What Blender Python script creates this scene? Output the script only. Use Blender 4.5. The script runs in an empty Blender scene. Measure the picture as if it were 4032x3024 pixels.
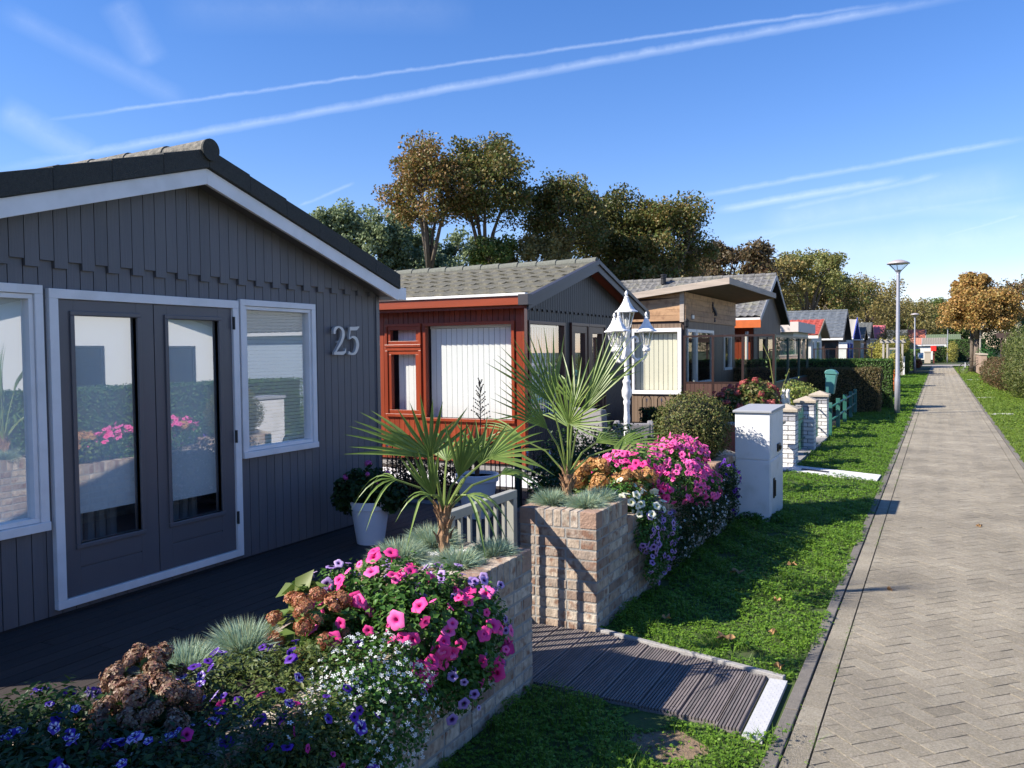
import bpy, math, random
import numpy as np
from mathutils import Vector, Matrix, noise
R = math.radians; PI = math.pi
random.seed(7); rng = np.random.default_rng(11)
sc = bpy.context.scene
COL = sc.collection

# ---------------------------------------------------------------- mesh helpers
class MB:
    def __init__(s): s.v = []; s.f = []; s.c = None
    def add(s, vs, fs):
        o = len(s.v); s.v.extend([tuple(p) for p in vs]); s.f.extend([tuple(i + o for i in f) for f in fs])
    def hexa(s, p):  # p: 4 bottom, 4 top (same winding)
        s.add(p, [(3, 2, 1, 0), (4, 5, 6, 7), (0, 1, 5, 4), (1, 2, 6, 5), (2, 3, 7, 6), (3, 0, 4, 7)])
    def box(s, x0, x1, y0, y1, z0, z1):
        x0, x1 = sorted((x0, x1)); y0, y1 = sorted((y0, y1)); z0, z1 = sorted((z0, z1))
        s.hexa([(x0, y0, z0), (x1, y0, z0), (x1, y1, z0), (x0, y1, z0), (x0, y0, z1), (x1, y0, z1), (x1, y1, z1), (x0, y1, z1)])
    def obox(s, c, size, M=None):
        hx, hy, hz = [a / 2 for a in size]
        ps = [Vector(q) for q in [(-hx, -hy, -hz), (hx, -hy, -hz), (hx, hy, -hz), (-hx, hy, -hz), (-hx, -hy, hz), (hx, -hy, hz), (hx, hy, hz), (-hx, hy, hz)]]
        if M is not None: ps = [M @ p for p in ps]
        s.hexa([p + Vector(c) for p in ps])
    def bar(s, a, b, w, h, up=(0, 0, 1)):
        a = Vector(a); b = Vector(b); d = (b - a); L = d.length; d.normalize(); u = Vector(up)
        sd = d.cross(u).normalized(); u = sd.cross(d)
        M = Matrix((sd, d, u)).transposed(); s.obox((a + b) / 2, (w, L, h), M)
    def prism(s, poly, d0, d1, ax='x'):
        n = len(poly)
        def P(u, z, d): return (d, u, z) if ax == 'x' else ((u, d, z) if ax == 'y' else (u, z, d))
        vs = [P(u, z, d0) for u, z in poly] + [P(u, z, d1) for u, z in poly]
        s.add(vs, [tuple(range(n))[::-1], tuple(range(n, 2 * n))] + [(i, (i + 1) % n, n + (i + 1) % n, n + i) for i in range(n)])
    def tube(s, pts, rad, n=8, cap=True):
        pts = [Vector(p) for p in pts]; k = len(pts)
        if not hasattr(rad, '__len__'): rad = [rad] * k
        o = len(s.v); pu = None
        for i, p in enumerate(pts):
            t = (pts[min(i + 1, k - 1)] - pts[max(i - 1, 0)])
            if t.length < 1e-9: t = Vector((0, 0, 1))
            t.normalize()
            if pu is None: pu = t.orthogonal().normalized()
            pu = (pu - t * pu.dot(t))
            if pu.length < 1e-6: pu = t.orthogonal()
            pu.normalize(); w = t.cross(pu)
            for j in range(n):
                a = 2 * PI * j / n
                s.v.append(tuple(p + (pu * math.cos(a) + w * math.sin(a)) * rad[i]))
        for i in range(k - 1):
            for j in range(n):
                j2 = (j + 1) % n
                s.f.append((o + i * n + j, o + i * n + j2, o + (i + 1) * n + j2, o + (i + 1) * n + j))
        if cap:
            s.f.append(tuple(o + j for j in range(n))[::-1]); s.f.append(tuple(o + (k - 1) * n + j for j in range(n)))
    def lathe(s, prof, c=(0, 0, 0), n=16, rf=None, squash=(1, 1)):
        o = len(s.v)
        for (r, z) in prof:
            for j in range(n):
                a = 2 * PI * j / n; rr = r * (rf(a, z) if rf else 1)
                s.v.append((c[0] + rr * math.cos(a) * squash[0], c[1] + rr * math.sin(a) * squash[1], c[2] + z))
        k = len(prof)
        for i in range(k - 1):
            for j in range(n):
                j2 = (j + 1) % n
                s.f.append((o + i * n + j, o + i * n + j2, o + (i + 1) * n + j2, o + (i + 1) * n + j))
        s.f.append(tuple(o + j for j in range(n))[::-1]); s.f.append(tuple(o + (k - 1) * n + j for j in range(n)))
    def grid(s, fn, nu, nv):
        o = len(s.v)
        for i in range(nu + 1):
            for j in range(nv + 1): s.v.append(tuple(fn(i / nu, j / nv)))
        for i in range(nu):
            for j in range(nv):
                a = o + i * (nv + 1) + j; s.f.append((a, a + nv + 1, a + nv + 2, a + 1))
    def sphere(s, c, r, n=12, m=8, jit=0):
        prof = []
        o = len(s.v)
        rr = r if hasattr(r, '__len__') else (r, r, r)
        for i in range(m + 1):
            t = PI * i / m
            for j in range(n):
                a = 2 * PI * j / n; k = 1 + (random.uniform(-jit, jit) if jit else 0)
                s.v.append((c[0] + rr[0] * k * math.sin(t) * math.cos(a), c[1] + rr[1] * k * math.sin(t) * math.sin(a), c[2] + rr[2] * k * math.cos(t)))
        for i in range(m):
            for j in range(n):
                j2 = (j + 1) % n
                s.f.append((o + i * n + j, o + (i + 1) * n + j, o + (i + 1) * n + j2, o + i * n + j2))

def root_off(parent):
    o = Vector((0, 0, 0))
    while parent is not None: o += parent.location; parent = parent.parent
    return o
def link(name, me, m, parent, smooth=False, bevel=0, off=True, loc=None):
    if m is not None: me.materials.append(m)
    if smooth:
        me.polygons.foreach_set('use_smooth', [True] * len(me.polygons))
    o = bpy.data.objects.new(name, me); COL.objects.link(o)
    if parent is not None: o.parent = parent
    if loc is not None: o.location = loc
    if bevel:
        b = o.modifiers.new('bevel', 'BEVEL'); b.width = bevel; b.segments = 2; b.limit_method = 'ANGLE'; b.angle_limit = R(40)
    return o
def obj(name, mb, m, parent=None, smooth=False, bevel=0, local=False):
    me = bpy.data.meshes.new(name); v = mb.v
    if parent is not None and not local:
        of = root_off(parent); v = [(a - of.x, b - of.y, c - of.z) for a, b, c in v]
    me.from_pydata(v, [], mb.f); me.update()
    return link(name, me, m, parent, smooth, bevel)
def fmesh(name, V, F, m, parent=None, col=None, local=False, smooth=False):
    V = np.asarray(V, dtype=np.float32); F = np.asarray(F, dtype=np.int32)
    if parent is not None and not local: V = V - np.array(root_off(parent), dtype=np.float32)
    me = bpy.data.meshes.new(name); k = F.shape[1]
    me.vertices.add(len(V)); me.vertices.foreach_set('co', V.ravel())
    me.loops.add(F.size); me.loops.foreach_set('vertex_index', F.ravel())
    me.polygons.add(len(F)); me.polygons.foreach_set('loop_start', np.arange(0, F.size, k, dtype=np.int32))
    me.update(calc_edges=True)
    if col is not None:
        ca = me.color_attributes.new('Col', 'FLOAT_COLOR', 'POINT')
        ca.data.foreach_set('color', np.asarray(col, dtype=np.float32).ravel())
    return link(name, me, m, parent, smooth)
def tag(o, label=None, cat=None, group=None, kind=None):
    if label: o['label'] = label
    if cat: o['category'] = cat
    if group: o['group'] = group
    if kind: o['kind'] = kind
    return o
def thing(name, label, cat, loc=(0, 0, 0), rz=0, group=None):
    o = bpy.data.objects.new(name, None); COL.objects.link(o); o.location = loc; o.rotation_euler = (0, 0, rz)
    o.empty_display_size = .1
    return tag(o, label, cat, group)
def children(o): return list(o.children)
def dup(o, parent=None):
    c = o.copy(); COL.objects.link(c); c.parent = parent
    for ch in children(o): dup(ch, c)
    return c

# ---------------------------------------------------------------- materials
def nn(nt, t, **kw):
    n = nt.nodes.new(t)
    for k, v in kw.items(): setattr(n, k, v)
    return n
MATS = {}
def mat(name, cols=0, rough=.6, var=.0, vscale=8, stretch=(1, 1, 1), island=False, bump=0, bscale=40, bstretch=None, metal=0, spec=.5,
        trans=0, attr=False, coat=0, dirt=None):
    if name in MATS: return MATS[name]
    m = bpy.data.materials.new(name); m.use_nodes = True; nt = m.node_tree; L = nt.links
    b = nt.nodes['Principled BSDF']; out = nt.nodes['Material Output']
    if not hasattr(cols[0], '__len__'): cols = [cols]
    b.inputs['Roughness'].default_value = rough; b.inputs['Metallic'].default_value = metal
    b.inputs['Specular IOR Level'].default_value = spec; b.inputs['Coat Weight'].default_value = coat
    tc = nn(nt, 'ShaderNodeTexCoord')
    if attr:
        a = nn(nt, 'ShaderNodeVertexColor'); a.layer_name = 'Col'; c = a.outputs['Color']
    elif len(cols) == 1:
        rg = nn(nt, 'ShaderNodeRGB'); rg.outputs[0].default_value = (*cols[0], 1); c = rg.outputs[0]
    else:
        r = nn(nt, 'ShaderNodeValToRGB'); e = r.color_ramp.elements
        while len(e) < len(cols): e.new(.5)
        for i, cc in enumerate(cols): e[i].position = i / (len(cols) - 1); e[i].color = (*cc, 1)
        if island:
            g = nn(nt, 'ShaderNodeNewGeometry'); L.new(g.outputs['Random Per Island'], r.inputs[0])
        else:
            mp = nn(nt, 'ShaderNodeMapping'); mp.inputs['Scale'].default_value = stretch; L.new(tc.outputs['Object'], mp.inputs[0])
            no = nn(nt, 'ShaderNodeTexNoise'); no.inputs['Scale'].default_value = vscale; no.inputs['Detail'].default_value = 6; no.inputs['Roughness'].default_value = .62
            L.new(mp.outputs[0], no.inputs['Vector'])
            mr = nn(nt, 'ShaderNodeMapRange'); mr.inputs[1].default_value = .3; mr.inputs[2].default_value = .7
            L.new(no.outputs['Fac'], mr.inputs[0]); L.new(mr.outputs[0], r.inputs[0])
        c = r.outputs[0]
    if var:
        mp = nn(nt, 'ShaderNodeMapping'); mp.inputs['Scale'].default_value = stretch; L.new(tc.outputs['Object'], mp.inputs[0])
        no = nn(nt, 'ShaderNodeTexNoise'); no.inputs['Scale'].default_value = vscale; no.inputs['Detail'].default_value = 7; no.inputs['Roughness'].default_value = .65
        L.new(mp.outputs[0], no.inputs['Vector'])
        mr = nn(nt, 'ShaderNodeMapRange'); mr.inputs[1].default_value = .25; mr.inputs[2].default_value = .75; mr.inputs[3].default_value = 1 - var; mr.inputs[4].default_value = 1 + var
        L.new(no.outputs['Fac'], mr.inputs[0])
        mx = nn(nt, 'ShaderNodeVectorMath', operation='SCALE'); L.new(c, mx.inputs[0]); L.new(mr.outputs[0], mx.inputs['Scale']); c = mx.outputs[0]
    if dirt:
        no = nn(nt, 'ShaderNodeTexNoise'); no.inputs['Scale'].default_value = dirt[1]; no.inputs['Detail'].default_value = 8; L.new(tc.outputs['Object'], no.inputs['Vector'])
        mr = nn(nt, 'ShaderNodeMapRange'); mr.inputs[1].default_value = .52; mr.inputs[2].default_value = .66; mr.inputs[4].default_value = dirt[2]; L.new(no.outputs['Fac'], mr.inputs[0])
        mx = nn(nt, 'ShaderNodeMix', data_type='RGBA'); L.new(mr.outputs[0], mx.inputs[0]); L.new(c, mx.inputs[6]); mx.inputs[7].default_value = (*dirt[0], 1); c = mx.outputs[2]
    L.new(c, b.inputs['Base Color'])
    if bump:
        mp = nn(nt, 'ShaderNodeMapping'); mp.inputs['Scale'].default_value = bstretch or stretch; L.new(tc.outputs['Object'], mp.inputs[0])
        no = nn(nt, 'ShaderNodeTexNoise'); no.inputs['Scale'].default_value = bscale; no.inputs['Detail'].default_value = 5; L.new(mp.outputs[0], no.inputs['Vector'])
        bp = nn(nt, 'ShaderNodeBump'); bp.inputs['Strength'].default_value = min(1, bump); bp.inputs['Distance'].default_value = .01; L.new(no.outputs['Fac'], bp.inputs['Height']); L.new(bp.outputs[0], b.inputs['Normal'])
    if trans:
        t = nn(nt, 'ShaderNodeBsdfTranslucent'); L.new(c, t.inputs[0]); ms = nn(nt, 'ShaderNodeMixShader'); ms.inputs[0].default_value = trans
        L.new(b.outputs[0], ms.inputs[1]); L.new(t.outputs[0], ms.inputs[2]); L.new(ms.outputs[0], out.inputs[0])
    MATS[name] = m; return m
def glass(name, tint=(.85, .9, .88), refl=.3, rough=0.0):
    if name in MATS: return MATS[name]
    m = bpy.data.materials.new(name); m.use_nodes = True; nt = m.node_tree; L = nt.links
    nt.nodes.remove(nt.nodes['Principled BSDF']); out = nt.nodes['Material Output']
    tr = nn(nt, 'ShaderNodeBsdfTransparent'); tr.inputs[0].default_value = (*tint, 1)
    gl = nn(nt, 'ShaderNodeBsdfGlossy'); gl.inputs['Roughness'].default_value = rough; gl.inputs[0].default_value = (.95, .97, 1, 1)
    fr = nn(nt, 'ShaderNodeLayerWeight'); fr.inputs[0].default_value = .5
    pw = nn(nt, 'ShaderNodeMath', operation='POWER'); pw.inputs[1].default_value = 4.5; L.new(fr.outputs['Facing'], pw.inputs[0])
    mr = nn(nt, 'ShaderNodeMapRange'); mr.inputs[1].default_value = 0; mr.inputs[3].default_value = refl; mr.inputs[4].default_value = 1; L.new(pw.outputs[0], mr.inputs[0])
    ms = nn(nt, 'ShaderNodeMixShader'); L.new(mr.outputs[0], ms.inputs[0]); L.new(tr.outputs[0], ms.inputs[1]); L.new(gl.outputs[0], ms.inputs[2]); L.new(ms.outputs[0], out.inputs[0])
    MATS[name] = m; return m

WHITE = mat('white_paint', (.80, .79, .78), .38, var=.06, vscale=5, bump=.08, bscale=60, dirt=((.58, .57, .54), 4, .3))
WHITE2 = mat('white_old_paint', (.74, .74, .72), .5, var=.06, vscale=6, bump=.1, bscale=50, dirt=((.45, .43, .38), 9, .35))
GREY1 = mat('grey_board_paint', [(.108, .107, .115), (.126, .124, .134), (.116, .115, .124)], .5, island=True, dirt=((.15, .14, .135), 2.5, .3), var=.10, vscale=5, stretch=(1, 1, .15), bump=.25, bscale=70, bstretch=(1, 1, .06))
GREYD = mat('grey_door_paint', (.112, .108, .118), .35, var=.05, vscale=4, bump=.08, bscale=90)
GREYS = mat('grey_soffit_paint', (.12, .115, .115), .55, var=.06, vscale=4)
TILED = mat('dark_roof_tile', (.045, .047, .042), .85, var=.35, vscale=60, bump=.7, bscale=160)
TILEG = mat('mossy_grey_tile', [(.075, .072, .055), (.16, .15, .11), (.11, .105, .08), (.20, .185, .14)], .9, var=.3, vscale=14, bump=.8, bscale=120)
TILEM = mat('weathered_grey_tile', [(.10, .10, .10), (.19, .185, .175)], .8, var=.25, vscale=7, bump=.6, bscale=90, dirt=((.25, .24, .15), 3, .4))
DARK = mat('dark_interior', (.02, .02, .022), .9)
SILL = mat('dark_rubber', (.02, .02, .02), .6)
REDW = mat('red_stained_wood', [(.165, .026, .009), (.25, .044, .014), (.20, .034, .011)], .38, island=True, var=.28, vscale=5, stretch=(1.5, 1.5, .12), bump=.15, bscale=50, bstretch=(1, 1, .08), coat=.15)
REDH = mat('red_stained_beam', (.27, .046, .011), .38, var=.25, vscale=5, stretch=(.12, 1.5, 1.5), coat=.15)
REDF = mat('dark_red_frame', [(.20, .03, .01), (.30, .05, .014)], .35, island=True, var=.25, vscale=5, stretch=(1.5, 1.5, .15), coat=.2)
BRND = mat('charcoal_brown_board', [(.022, .020, .022), (.031, .028, .030)], .5, island=True, var=.15, vscale=6, stretch=(1, 1, .1), bump=.2, bscale=60)
BRNF = mat('charcoal_fascia', (.040, .038, .043), .45, var=.1, vscale=5)
BRN = mat('brown_board', [(.075, .036, .026), (.095, .047, .034)], .5, island=True, var=.15, vscale=6, stretch=(1, 1, .12), bump=.15, bscale=60)
BRNL = mat('faded_brown_board', [(.17, .115, .075), (.21, .145, .095)], .6, island=True, var=.25, vscale=6, stretch=(1, 1, .1), bump=.2, bscale=60)
BRNFR = mat('brown_frame', (.034, .017, .014), .4, var=.1)
PINE = mat('weathered_pine', [(.38, .21, .10), (.50, .30, .16), (.34, .19, .095), (.46, .26, .13)], .65, island=True, var=.32, vscale=4, stretch=(.25, .25, 3), bump=.3, bscale=30, bstretch=(.2, .2, 3), dirt=((.16, .07, .03), 7, .5))
PINEG = mat('grey_weathered_pine', [(.42, .35, .28), (.36, .30, .25)], .75, island=True, var=.25, vscale=5, stretch=(.3, .3, 3), bump=.3, bscale=30)
GLASS_A = glass('coated_glass', (.92, .96, .96), .33, .012)
GLASS_B = glass('window_glass', (.95, .97, .96), .09)
GLASS_C = glass('clear_glass', (.80, .84, .80), .08)
GLASS_L = glass('ripple_lamp_glass', (.86, .86, .80), .12, .25)
BLIND = mat('white_blind_fabric', (.88, .88, .85), .8, var=.03)
BLINDY = mat('cream_blind_fabric', (.84, .79, .62), .8, var=.03)
DECK = mat('dark_deck_board', [(.026, .019, .017), (.040, .030, .026), (.032, .024, .021)], .75, island=True, var=.3, vscale=9, stretch=(3, .15, 1), bump=.4, bscale=90, bstretch=(2, .1, 1))
RIB = mat('grey_ribbed_board', [(.16, .135, .13), (.20, .17, .16), (.13, .115, .11)], .8, island=True, var=.3, vscale=10, stretch=(3, .6, 1), bump=.4, bscale=120)
BRICK = mat('mottled_brick', [(.25, .165, .12), (.50, .43, .345), (.34, .25, .18), (.52, .46, .38), (.21, .145, .11), (.45, .38, .30), (.38, .28, .20)], .85, island=True, var=.42, vscale=24, stretch=(1, 1, .6), bump=.8, bscale=55, dirt=((.20, .095, .055), 19, .8))
BRICKT = mat('brown_top_brick', [(.27, .17, .13), (.36, .24, .17), (.22, .14, .12)], .85, island=True, var=.3, vscale=14, bump=.7, bscale=60)
MORTAR = mat('grey_mortar', (.30, .29, .27), .95, var=.15, vscale=20, bump=.5, bscale=200)
WBRICK = mat('white_painted_brick', [(.66, .65, .62), (.74, .73, .71), (.60, .59, .58)], .8, island=True, var=.14, vscale=30, bump=1, bscale=70)
WMORT = mat('dark_joint', (.10, .095, .09), .95)
CONC = mat('sandy_concrete', (.42, .36, .28), .9, var=.15, vscale=40, bump=.5, bscale=200)
CONCG = mat('grey_concrete', (.30, .29, .28), .9, var=.2, vscale=25, bump=.5, bscale=150)
PAVER = mat('grey_beige_paver', [(.235, .205, .150), (.285, .25, .188), (.26, .228, .168), (.31, .275, .208)], .9, island=True, var=.45, vscale=110, bump=1, bscale=230, dirt=((.40, .36, .30), 105, .6))
KERB = mat('dark_kerb_concrete', [(.13, .117, .10), (.18, .162, .14)], .9, island=True, var=.25, vscale=30, bump=.5, bscale=150)
JOINT = mat('paver_joint_sand', (.05, .048, .033), 1, var=.4, vscale=20)
ALU = mat('aluminium', (.62, .63, .65), .4, metal=.6, var=.05)
STEEL = mat('galvanised_lamp_post', (.36, .37, .42), .5, metal=.3, var=.1, vscale=4)
SAGE = mat('sage_grey_metal', (.33, .33, .29), .45, var=.06, vscale=20)
BLACKM = mat('black_iron', (.012, .012, .014), .45)
SILV = mat('silver_finial_paint', (.42, .45, .5), .4, metal=.4)
GREENM = mat('green_metal', (.025, .13, .105), .5, var=.2, vscale=8, dirt=((.25, .4, .36), 5, .3))
TEAL = mat('teal_plastic', (.07, .22, .205), .5, var=.1, vscale=6)
CAB = mat('cabinet_plastic', (.74, .74, .74), .6, var=.05, vscale=3, bump=.1, bscale=200, dirt=((.52, .52, .48), 5, .4))
CABT = mat('cabinet_grey_top', (.33, .34, .36), .6, var=.05)
POTW = mat('white_planter_plastic', (.76, .76, .79), .4, var=.02)
SOIL = mat('dark_soil', (.03, .022, .016), 1, var=.5, vscale=30, bump=1, bscale=60)
GROUND = mat('ground_soil_green', [(.035, .04, .018), (.055, .075, .022), (.04, .035, .02)], 1, var=.3, vscale=6, bump=.6, bscale=50)
PEBB = mat('white_pebble', (.78, .78, .76), .6, island=True, var=.05)
GRAV = mat('white_gravel', [(.35, .36, .37), (.72, .72, .72), (.6, .6, .6)], .9, vscale=60, bump=1, bscale=90)
SLAB = mat('grey_paving_slab', [(.12, .115, .11), (.17, .165, .155)], .9, island=True, var=.2, vscale=20)
RATTAN = mat('grey_rattan', (.26, .25, .255), .8, var=.25, vscale=90, bump=1, bscale=180, bstretch=(1, 1, 2))
BARK = mat('tree_bark', [(.09, .07, .055), (.16, .13, .10)], .9, var=.3, vscale=12, stretch=(1, 1, .2), bump=.8, bscale=30)
FIBRE = mat('palm_fibre', [(.22, .12, .06), (.34, .20, .11), (.16, .09, .05)], .95, var=.4, vscale=40, stretch=(1, 1, .2), bump=1, bscale=80)
def leafm(name, cols, tr=.3, rough=.5): return mat(name, cols, rough, island=True, trans=tr, spec=.35)
L_GRASS = leafm('clover_grass_leaf', [(.075, .165, .012), (.13, .26, .02), (.19, .31, .04), (.09, .20, .016), (.16, .29, .03)], .35)
L_GRASS2 = leafm('verge_grass_leaf', [(.10, .18, .015), (.15, .24, .025), (.22, .28, .05), (.12, .22, .025)], .3)
L_PET = leafm('petunia_leaf', [(0.037, 0.106, 0.018), (0.062, 0.163, 0.025), (0.106, 0.213, 0.037)])
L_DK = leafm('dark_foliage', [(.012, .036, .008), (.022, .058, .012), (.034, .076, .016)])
L_OLIVE = leafm('olive_foliage', [(.06, .09, .018), (.11, .14, .03), (.15, .16, .045)])
L_BOX = leafm('box_leaf', [(0.060, 0.090, 0.021), (0.105, 0.143, 0.030), (0.165, 0.180, 0.053), (0.225, 0.180, 0.060), (0.090, 0.128, 0.030)])
L_HEDG = leafm('privet_leaf', [(0.036, 0.090, 0.018), (0.066, 0.144, 0.026), (0.108, 0.180, 0.036)])
L_HEDB = leafm('browned_hedge_leaf', [(.10, .085, .03), (.17, .12, .05), (.09, .10, .028), (.22, .15, .075)])
L_FES = leafm('blue_fescue_blade', [(0.232, 0.373, 0.311), (0.342, 0.481, 0.387), (0.279, 0.387, 0.248), (0.466, 0.481, 0.265), (0.201, 0.325, 0.279)], .25)
L_PALM = leafm('palm_blade', [(0.095, 0.169, 0.034), (0.162, 0.243, 0.054), (0.230, 0.297, 0.081), (0.121, 0.203, 0.041)], .2, .4)
L_PALMY = leafm('palm_stalk', [(.20, .24, .06), (.28, .27, .09)], .1, .4)
L_HYD = leafm('hydrangea_leaf', [(.06, .13, .025), (.12, .19, .04), (.20, .22, .06)])
F_HBR = leafm('faded_hydrangea_floret', [(.20, .115, .06), (.33, .22, .13), (.15, .075, .045), (.26, .11, .085), (.38, .28, .18)], .2)
F_HOR = leafm('orange_hydrangea_floret', [(.42, .16, .07), (.48, .24, .11), (.38, .10, .07), (.36, .22, .09)], .25)
F_HTAN = leafm('golden_hydrangea_floret', [(.52, .25, .08), (.60, .34, .13), (.40, .18, .06)], .2)
F_HRED = leafm('red_hydrangea_floret', [(.48, .07, .09), (.55, .16, .14), (.40, .10, .07)], .25)
F_ALY = leafm('white_small_petal', [(.80, .82, .80), (.72, .75, .78)], .2)
F_GER = leafm('geranium_petal', [(.62, .10, .38), (.70, .18, .48)], .25)
FLW = mat('petal', (1, 1, 1), .5, attr=True, trans=.25, spec=.2)
# autumn crowns
T_BRN = leafm('sycamore_leaf_brown', [(.21, .125, .045), (.30, .17, .055), (.15, .145, .04), (.10, .13, .03), (.36, .20, .075), (.12, .15, .04)], .3)
T_GRN = leafm('tree_leaf_green', [(0.070, 0.123, 0.026), (0.105, 0.175, 0.035), (0.158, 0.210, 0.052), (0.210, 0.175, 0.052)], .3)
T_OLB = leafm('far_tree_leaf', [(0.210, 0.193, 0.061), (0.298, 0.245, 0.088), (0.158, 0.158, 0.049), (0.367, 0.263, 0.096)], .3)
T_ORG = leafm('golden_autumn_leaf', [(.44, .26, .08), (.50, .32, .10), (.33, .26, .075), (.44, .22, .075), (.24, .22, .07)], .3)
T_MIX = leafm('sycamore_leaf_green_brown', [(.075, .12, .028), (.13, .165, .04), (.20, .15, .05), (.065, .10, .025), (.27, .18, .06), (.10, .15, .035)], .3)
T_POP = leafm('silvery_poplar_leaf', [(.17, .23, .10), (.24, .30, .15), (.32, .38, .22), (.14, .19, .08)], .35)
T_FRN = leafm('bright_fern_leaf', [(.04, .13, .03), (.06, .18, .04), (.05, .15, .05)], .3)
T_YEL = leafm('yellow_climber_leaf', [(.30, .27, .05), (.38, .34, .08), (.16, .19, .04)], .3)
L_VAR = leafm('variegated_shrub_leaf', [(.10, .20, .04), (.34, .36, .08), (.18, .27, .06), (.44, .42, .14)], .3)

# ---------------------------------------------------------------- foliage (numpy)
def unit(a): return a / np.maximum(np.linalg.norm(a, axis=-1, keepdims=True), 1e-9)
def leaves(C, N, size, asp=.6, fold=.25, curl=0):
    """leaf = two triangles sharing the midrib. C centres, N normals."""
    n = len(C); N = unit(N); t = unit(np.cross(N, rng.normal(size=(n, 3)))); s = np.cross(N, t)
    L = (size * rng.uniform(.65, 1.3, n))[:, None]; W = L * asp
    a = C - t * L * .5; b = C + s * W * .5 + N * W * fold; c = C + t * L * .5 - N * L * curl; d = C - s * W * .5 + N * W * fold
    V = np.stack([a, b, c, d], 1).reshape(-1, 3); k = np.arange(n)[:, None] * 4
    F = np.concatenate([k + np.array([[0, 1, 2]]), k + np.array([[0, 2, 3]])], 1).reshape(-1, 3)
    return V, F
def cat(parts):
    V = []; F = []; o = 0
    for v, f in parts: V.append(v); F.append(f + o); o += len(v)
    return np.concatenate(V), np.concatenate(F)
def blob_pts(blobs, n, shell=.35):
    """points on shells of ellipsoids; (cx,cy,cz,rx,ry,rz)"""
    w = np.array([b[3] * b[4] + b[4] * b[5] + b[3] * b[5] for b in blobs]); w = w / w.sum(); out = []; nr = []
    idx = rng.choice(len(blobs), n, p=w); B = np.array([b[:6] for b in blobs])[idx]
    d = unit(rng.normal(size=(n, 3))); r = 1 - shell * rng.random(n) ** 1.6
    r *= 1 + .10 * np.sin(d[:, 0] * 9 + B[:, 0] * 20) * np.cos(d[:, 1] * 8 + B[:, 1] * 17) + .06 * rng.normal(size=n)
    P = B[:, :3] + d * B[:, 3:6] * r[:, None]; nr = unit(d / B[:, 3:6])
    return P, nr, idx
def surface_filter(P, blobs, tol=.82):
    B = np.array([b[:6] for b in blobs]); keep = np.ones(len(P), bool)
    for b in B:
        q = (((P - b[:3]) / b[3:6]) ** 2).sum(1); keep &= q > tol * tol
    return keep
def blades(base, tip, w, nseg=3, droop=.0, wdir=None):
    """curved tapering grass blades"""
    n = len(base); d = tip - base; L = np.linalg.norm(d, axis=1, keepdims=True)
    s = unit(np.cross(d, rng.normal(size=(n, 3)))) if wdir is None else wdir
    V = np.zeros((n, nseg * 2 + 1, 3))
    for i in range(nseg + 1):
        t = i / nseg; p = base + d * t; p = p + np.array([0, 0, 1]) * (droop * L * (t - t * t * 1.6))
        ww = w * (1 - t) ** .6
        if i < nseg:
            V[:, 2 * i] = p - s * ww / 2; V[:, 2 * i + 1] = p + s * ww / 2
        else: V[:, 2 * nseg] = p
    m = nseg * 2 + 1; k = np.arange(n)[:, None] * m; fs = []
    for i in range(nseg - 1):
        fs.append(k + np.array([[2 * i, 2 * i + 1, 2 * i + 3]])); fs.append(k + np.array([[2 * i, 2 * i + 3, 2 * i + 2]]))
    fs.append(k + np.array([[2 * nseg - 2, 2 * nseg - 1, 2 * nseg]]))
    return V.reshape(-1, 3), np.concatenate(fs, 1).reshape(-1, 3)
def rot_to(nrm, roll=0):
    z = Vector(nrm).normalized(); x = z.orthogonal().normalized(); y = z.cross(x)
    return Matrix((x, y, z)).transposed() @ Matrix.Rotation(roll, 3, 'Z')
# ================================================================ SETTING
def sheet(name, pts, z, m, kind='structure', parent=None):
    b = MB(); b.add([(x, y, z) for x, y in pts], [tuple(range(len(pts)))])
    return tag(obj(name, b, m, parent), kind=kind)
sheet('ground', [(-400, -60), (400, -60), (400, 900), (-400, 900)], 0, GROUND)
SH = .006
def XL(y): return -.565 + SH * y
def XR(y): return 1.05 + SH * y
def clip(poly, fx, s):  # keep s*(x-fx(y))>=0
    out = []
    for i in range(len(poly)):
        a, b = poly[i], poly[(i + 1) % len(poly)]
        da = s * (a[0] - fx); db = s * (b[0] - fx)
        if da >= 0: out.append(a)
        if da * db < 0:
            t = da / (da - db); out.append((a[0] + (b[0] - a[0]) * t, a[1] + (b[1] - a[1]) * t))
    return out
YE = 86.0; Y0 = .3
sheet('path_bed', [(XL(Y0) - .05, Y0), (XR(Y0) + .05, Y0), (XR(YE) + .05, YE), (XL(YE) - .05, YE)], .004, JOINT)
pb = MB()
def paver(poly, zt, tilt=.0015):
    n = len(poly); cx = sum(p[0] for p in poly) / n; cy = sum(p[1] for p in poly) / n
    tx, ty = random.uniform(-tilt, tilt) * 6, random.uniform(-tilt, tilt) * 6; dz = random.uniform(-.0009, .0009)
    def q(p, k, z): x = cx + (p[0] - cx) * k; y = cy + (p[1] - cy) * k; return (x + SH * y, y, z + (x - cx) * tx + (y - cy) * ty)
    vs = [q(p, 1, .005) for p in poly] + [q(p, 1, zt - .0012 + dz) for p in poly] + [q(p, .99, zt + dz) for p in poly]
    fs = [tuple(range(2 * n, 3 * n))]
    for k in (0, 1):
        fs += [(k * n + i, k * n + (i + 1) % n, (k + 1) * n + (i + 1) % n, (k + 1) * n + i) for i in range(n)]
    pb.add(vs, fs)
W = .090; c45 = math.cos(PI / 4)
xa, xb = -.565 + .11, 1.05 - .11
def h2w(i, j): x = i * W; y = j * W; return ((x - y) * c45, (x + y) * c45)
nmax = int(YE / W) + 30
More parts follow.
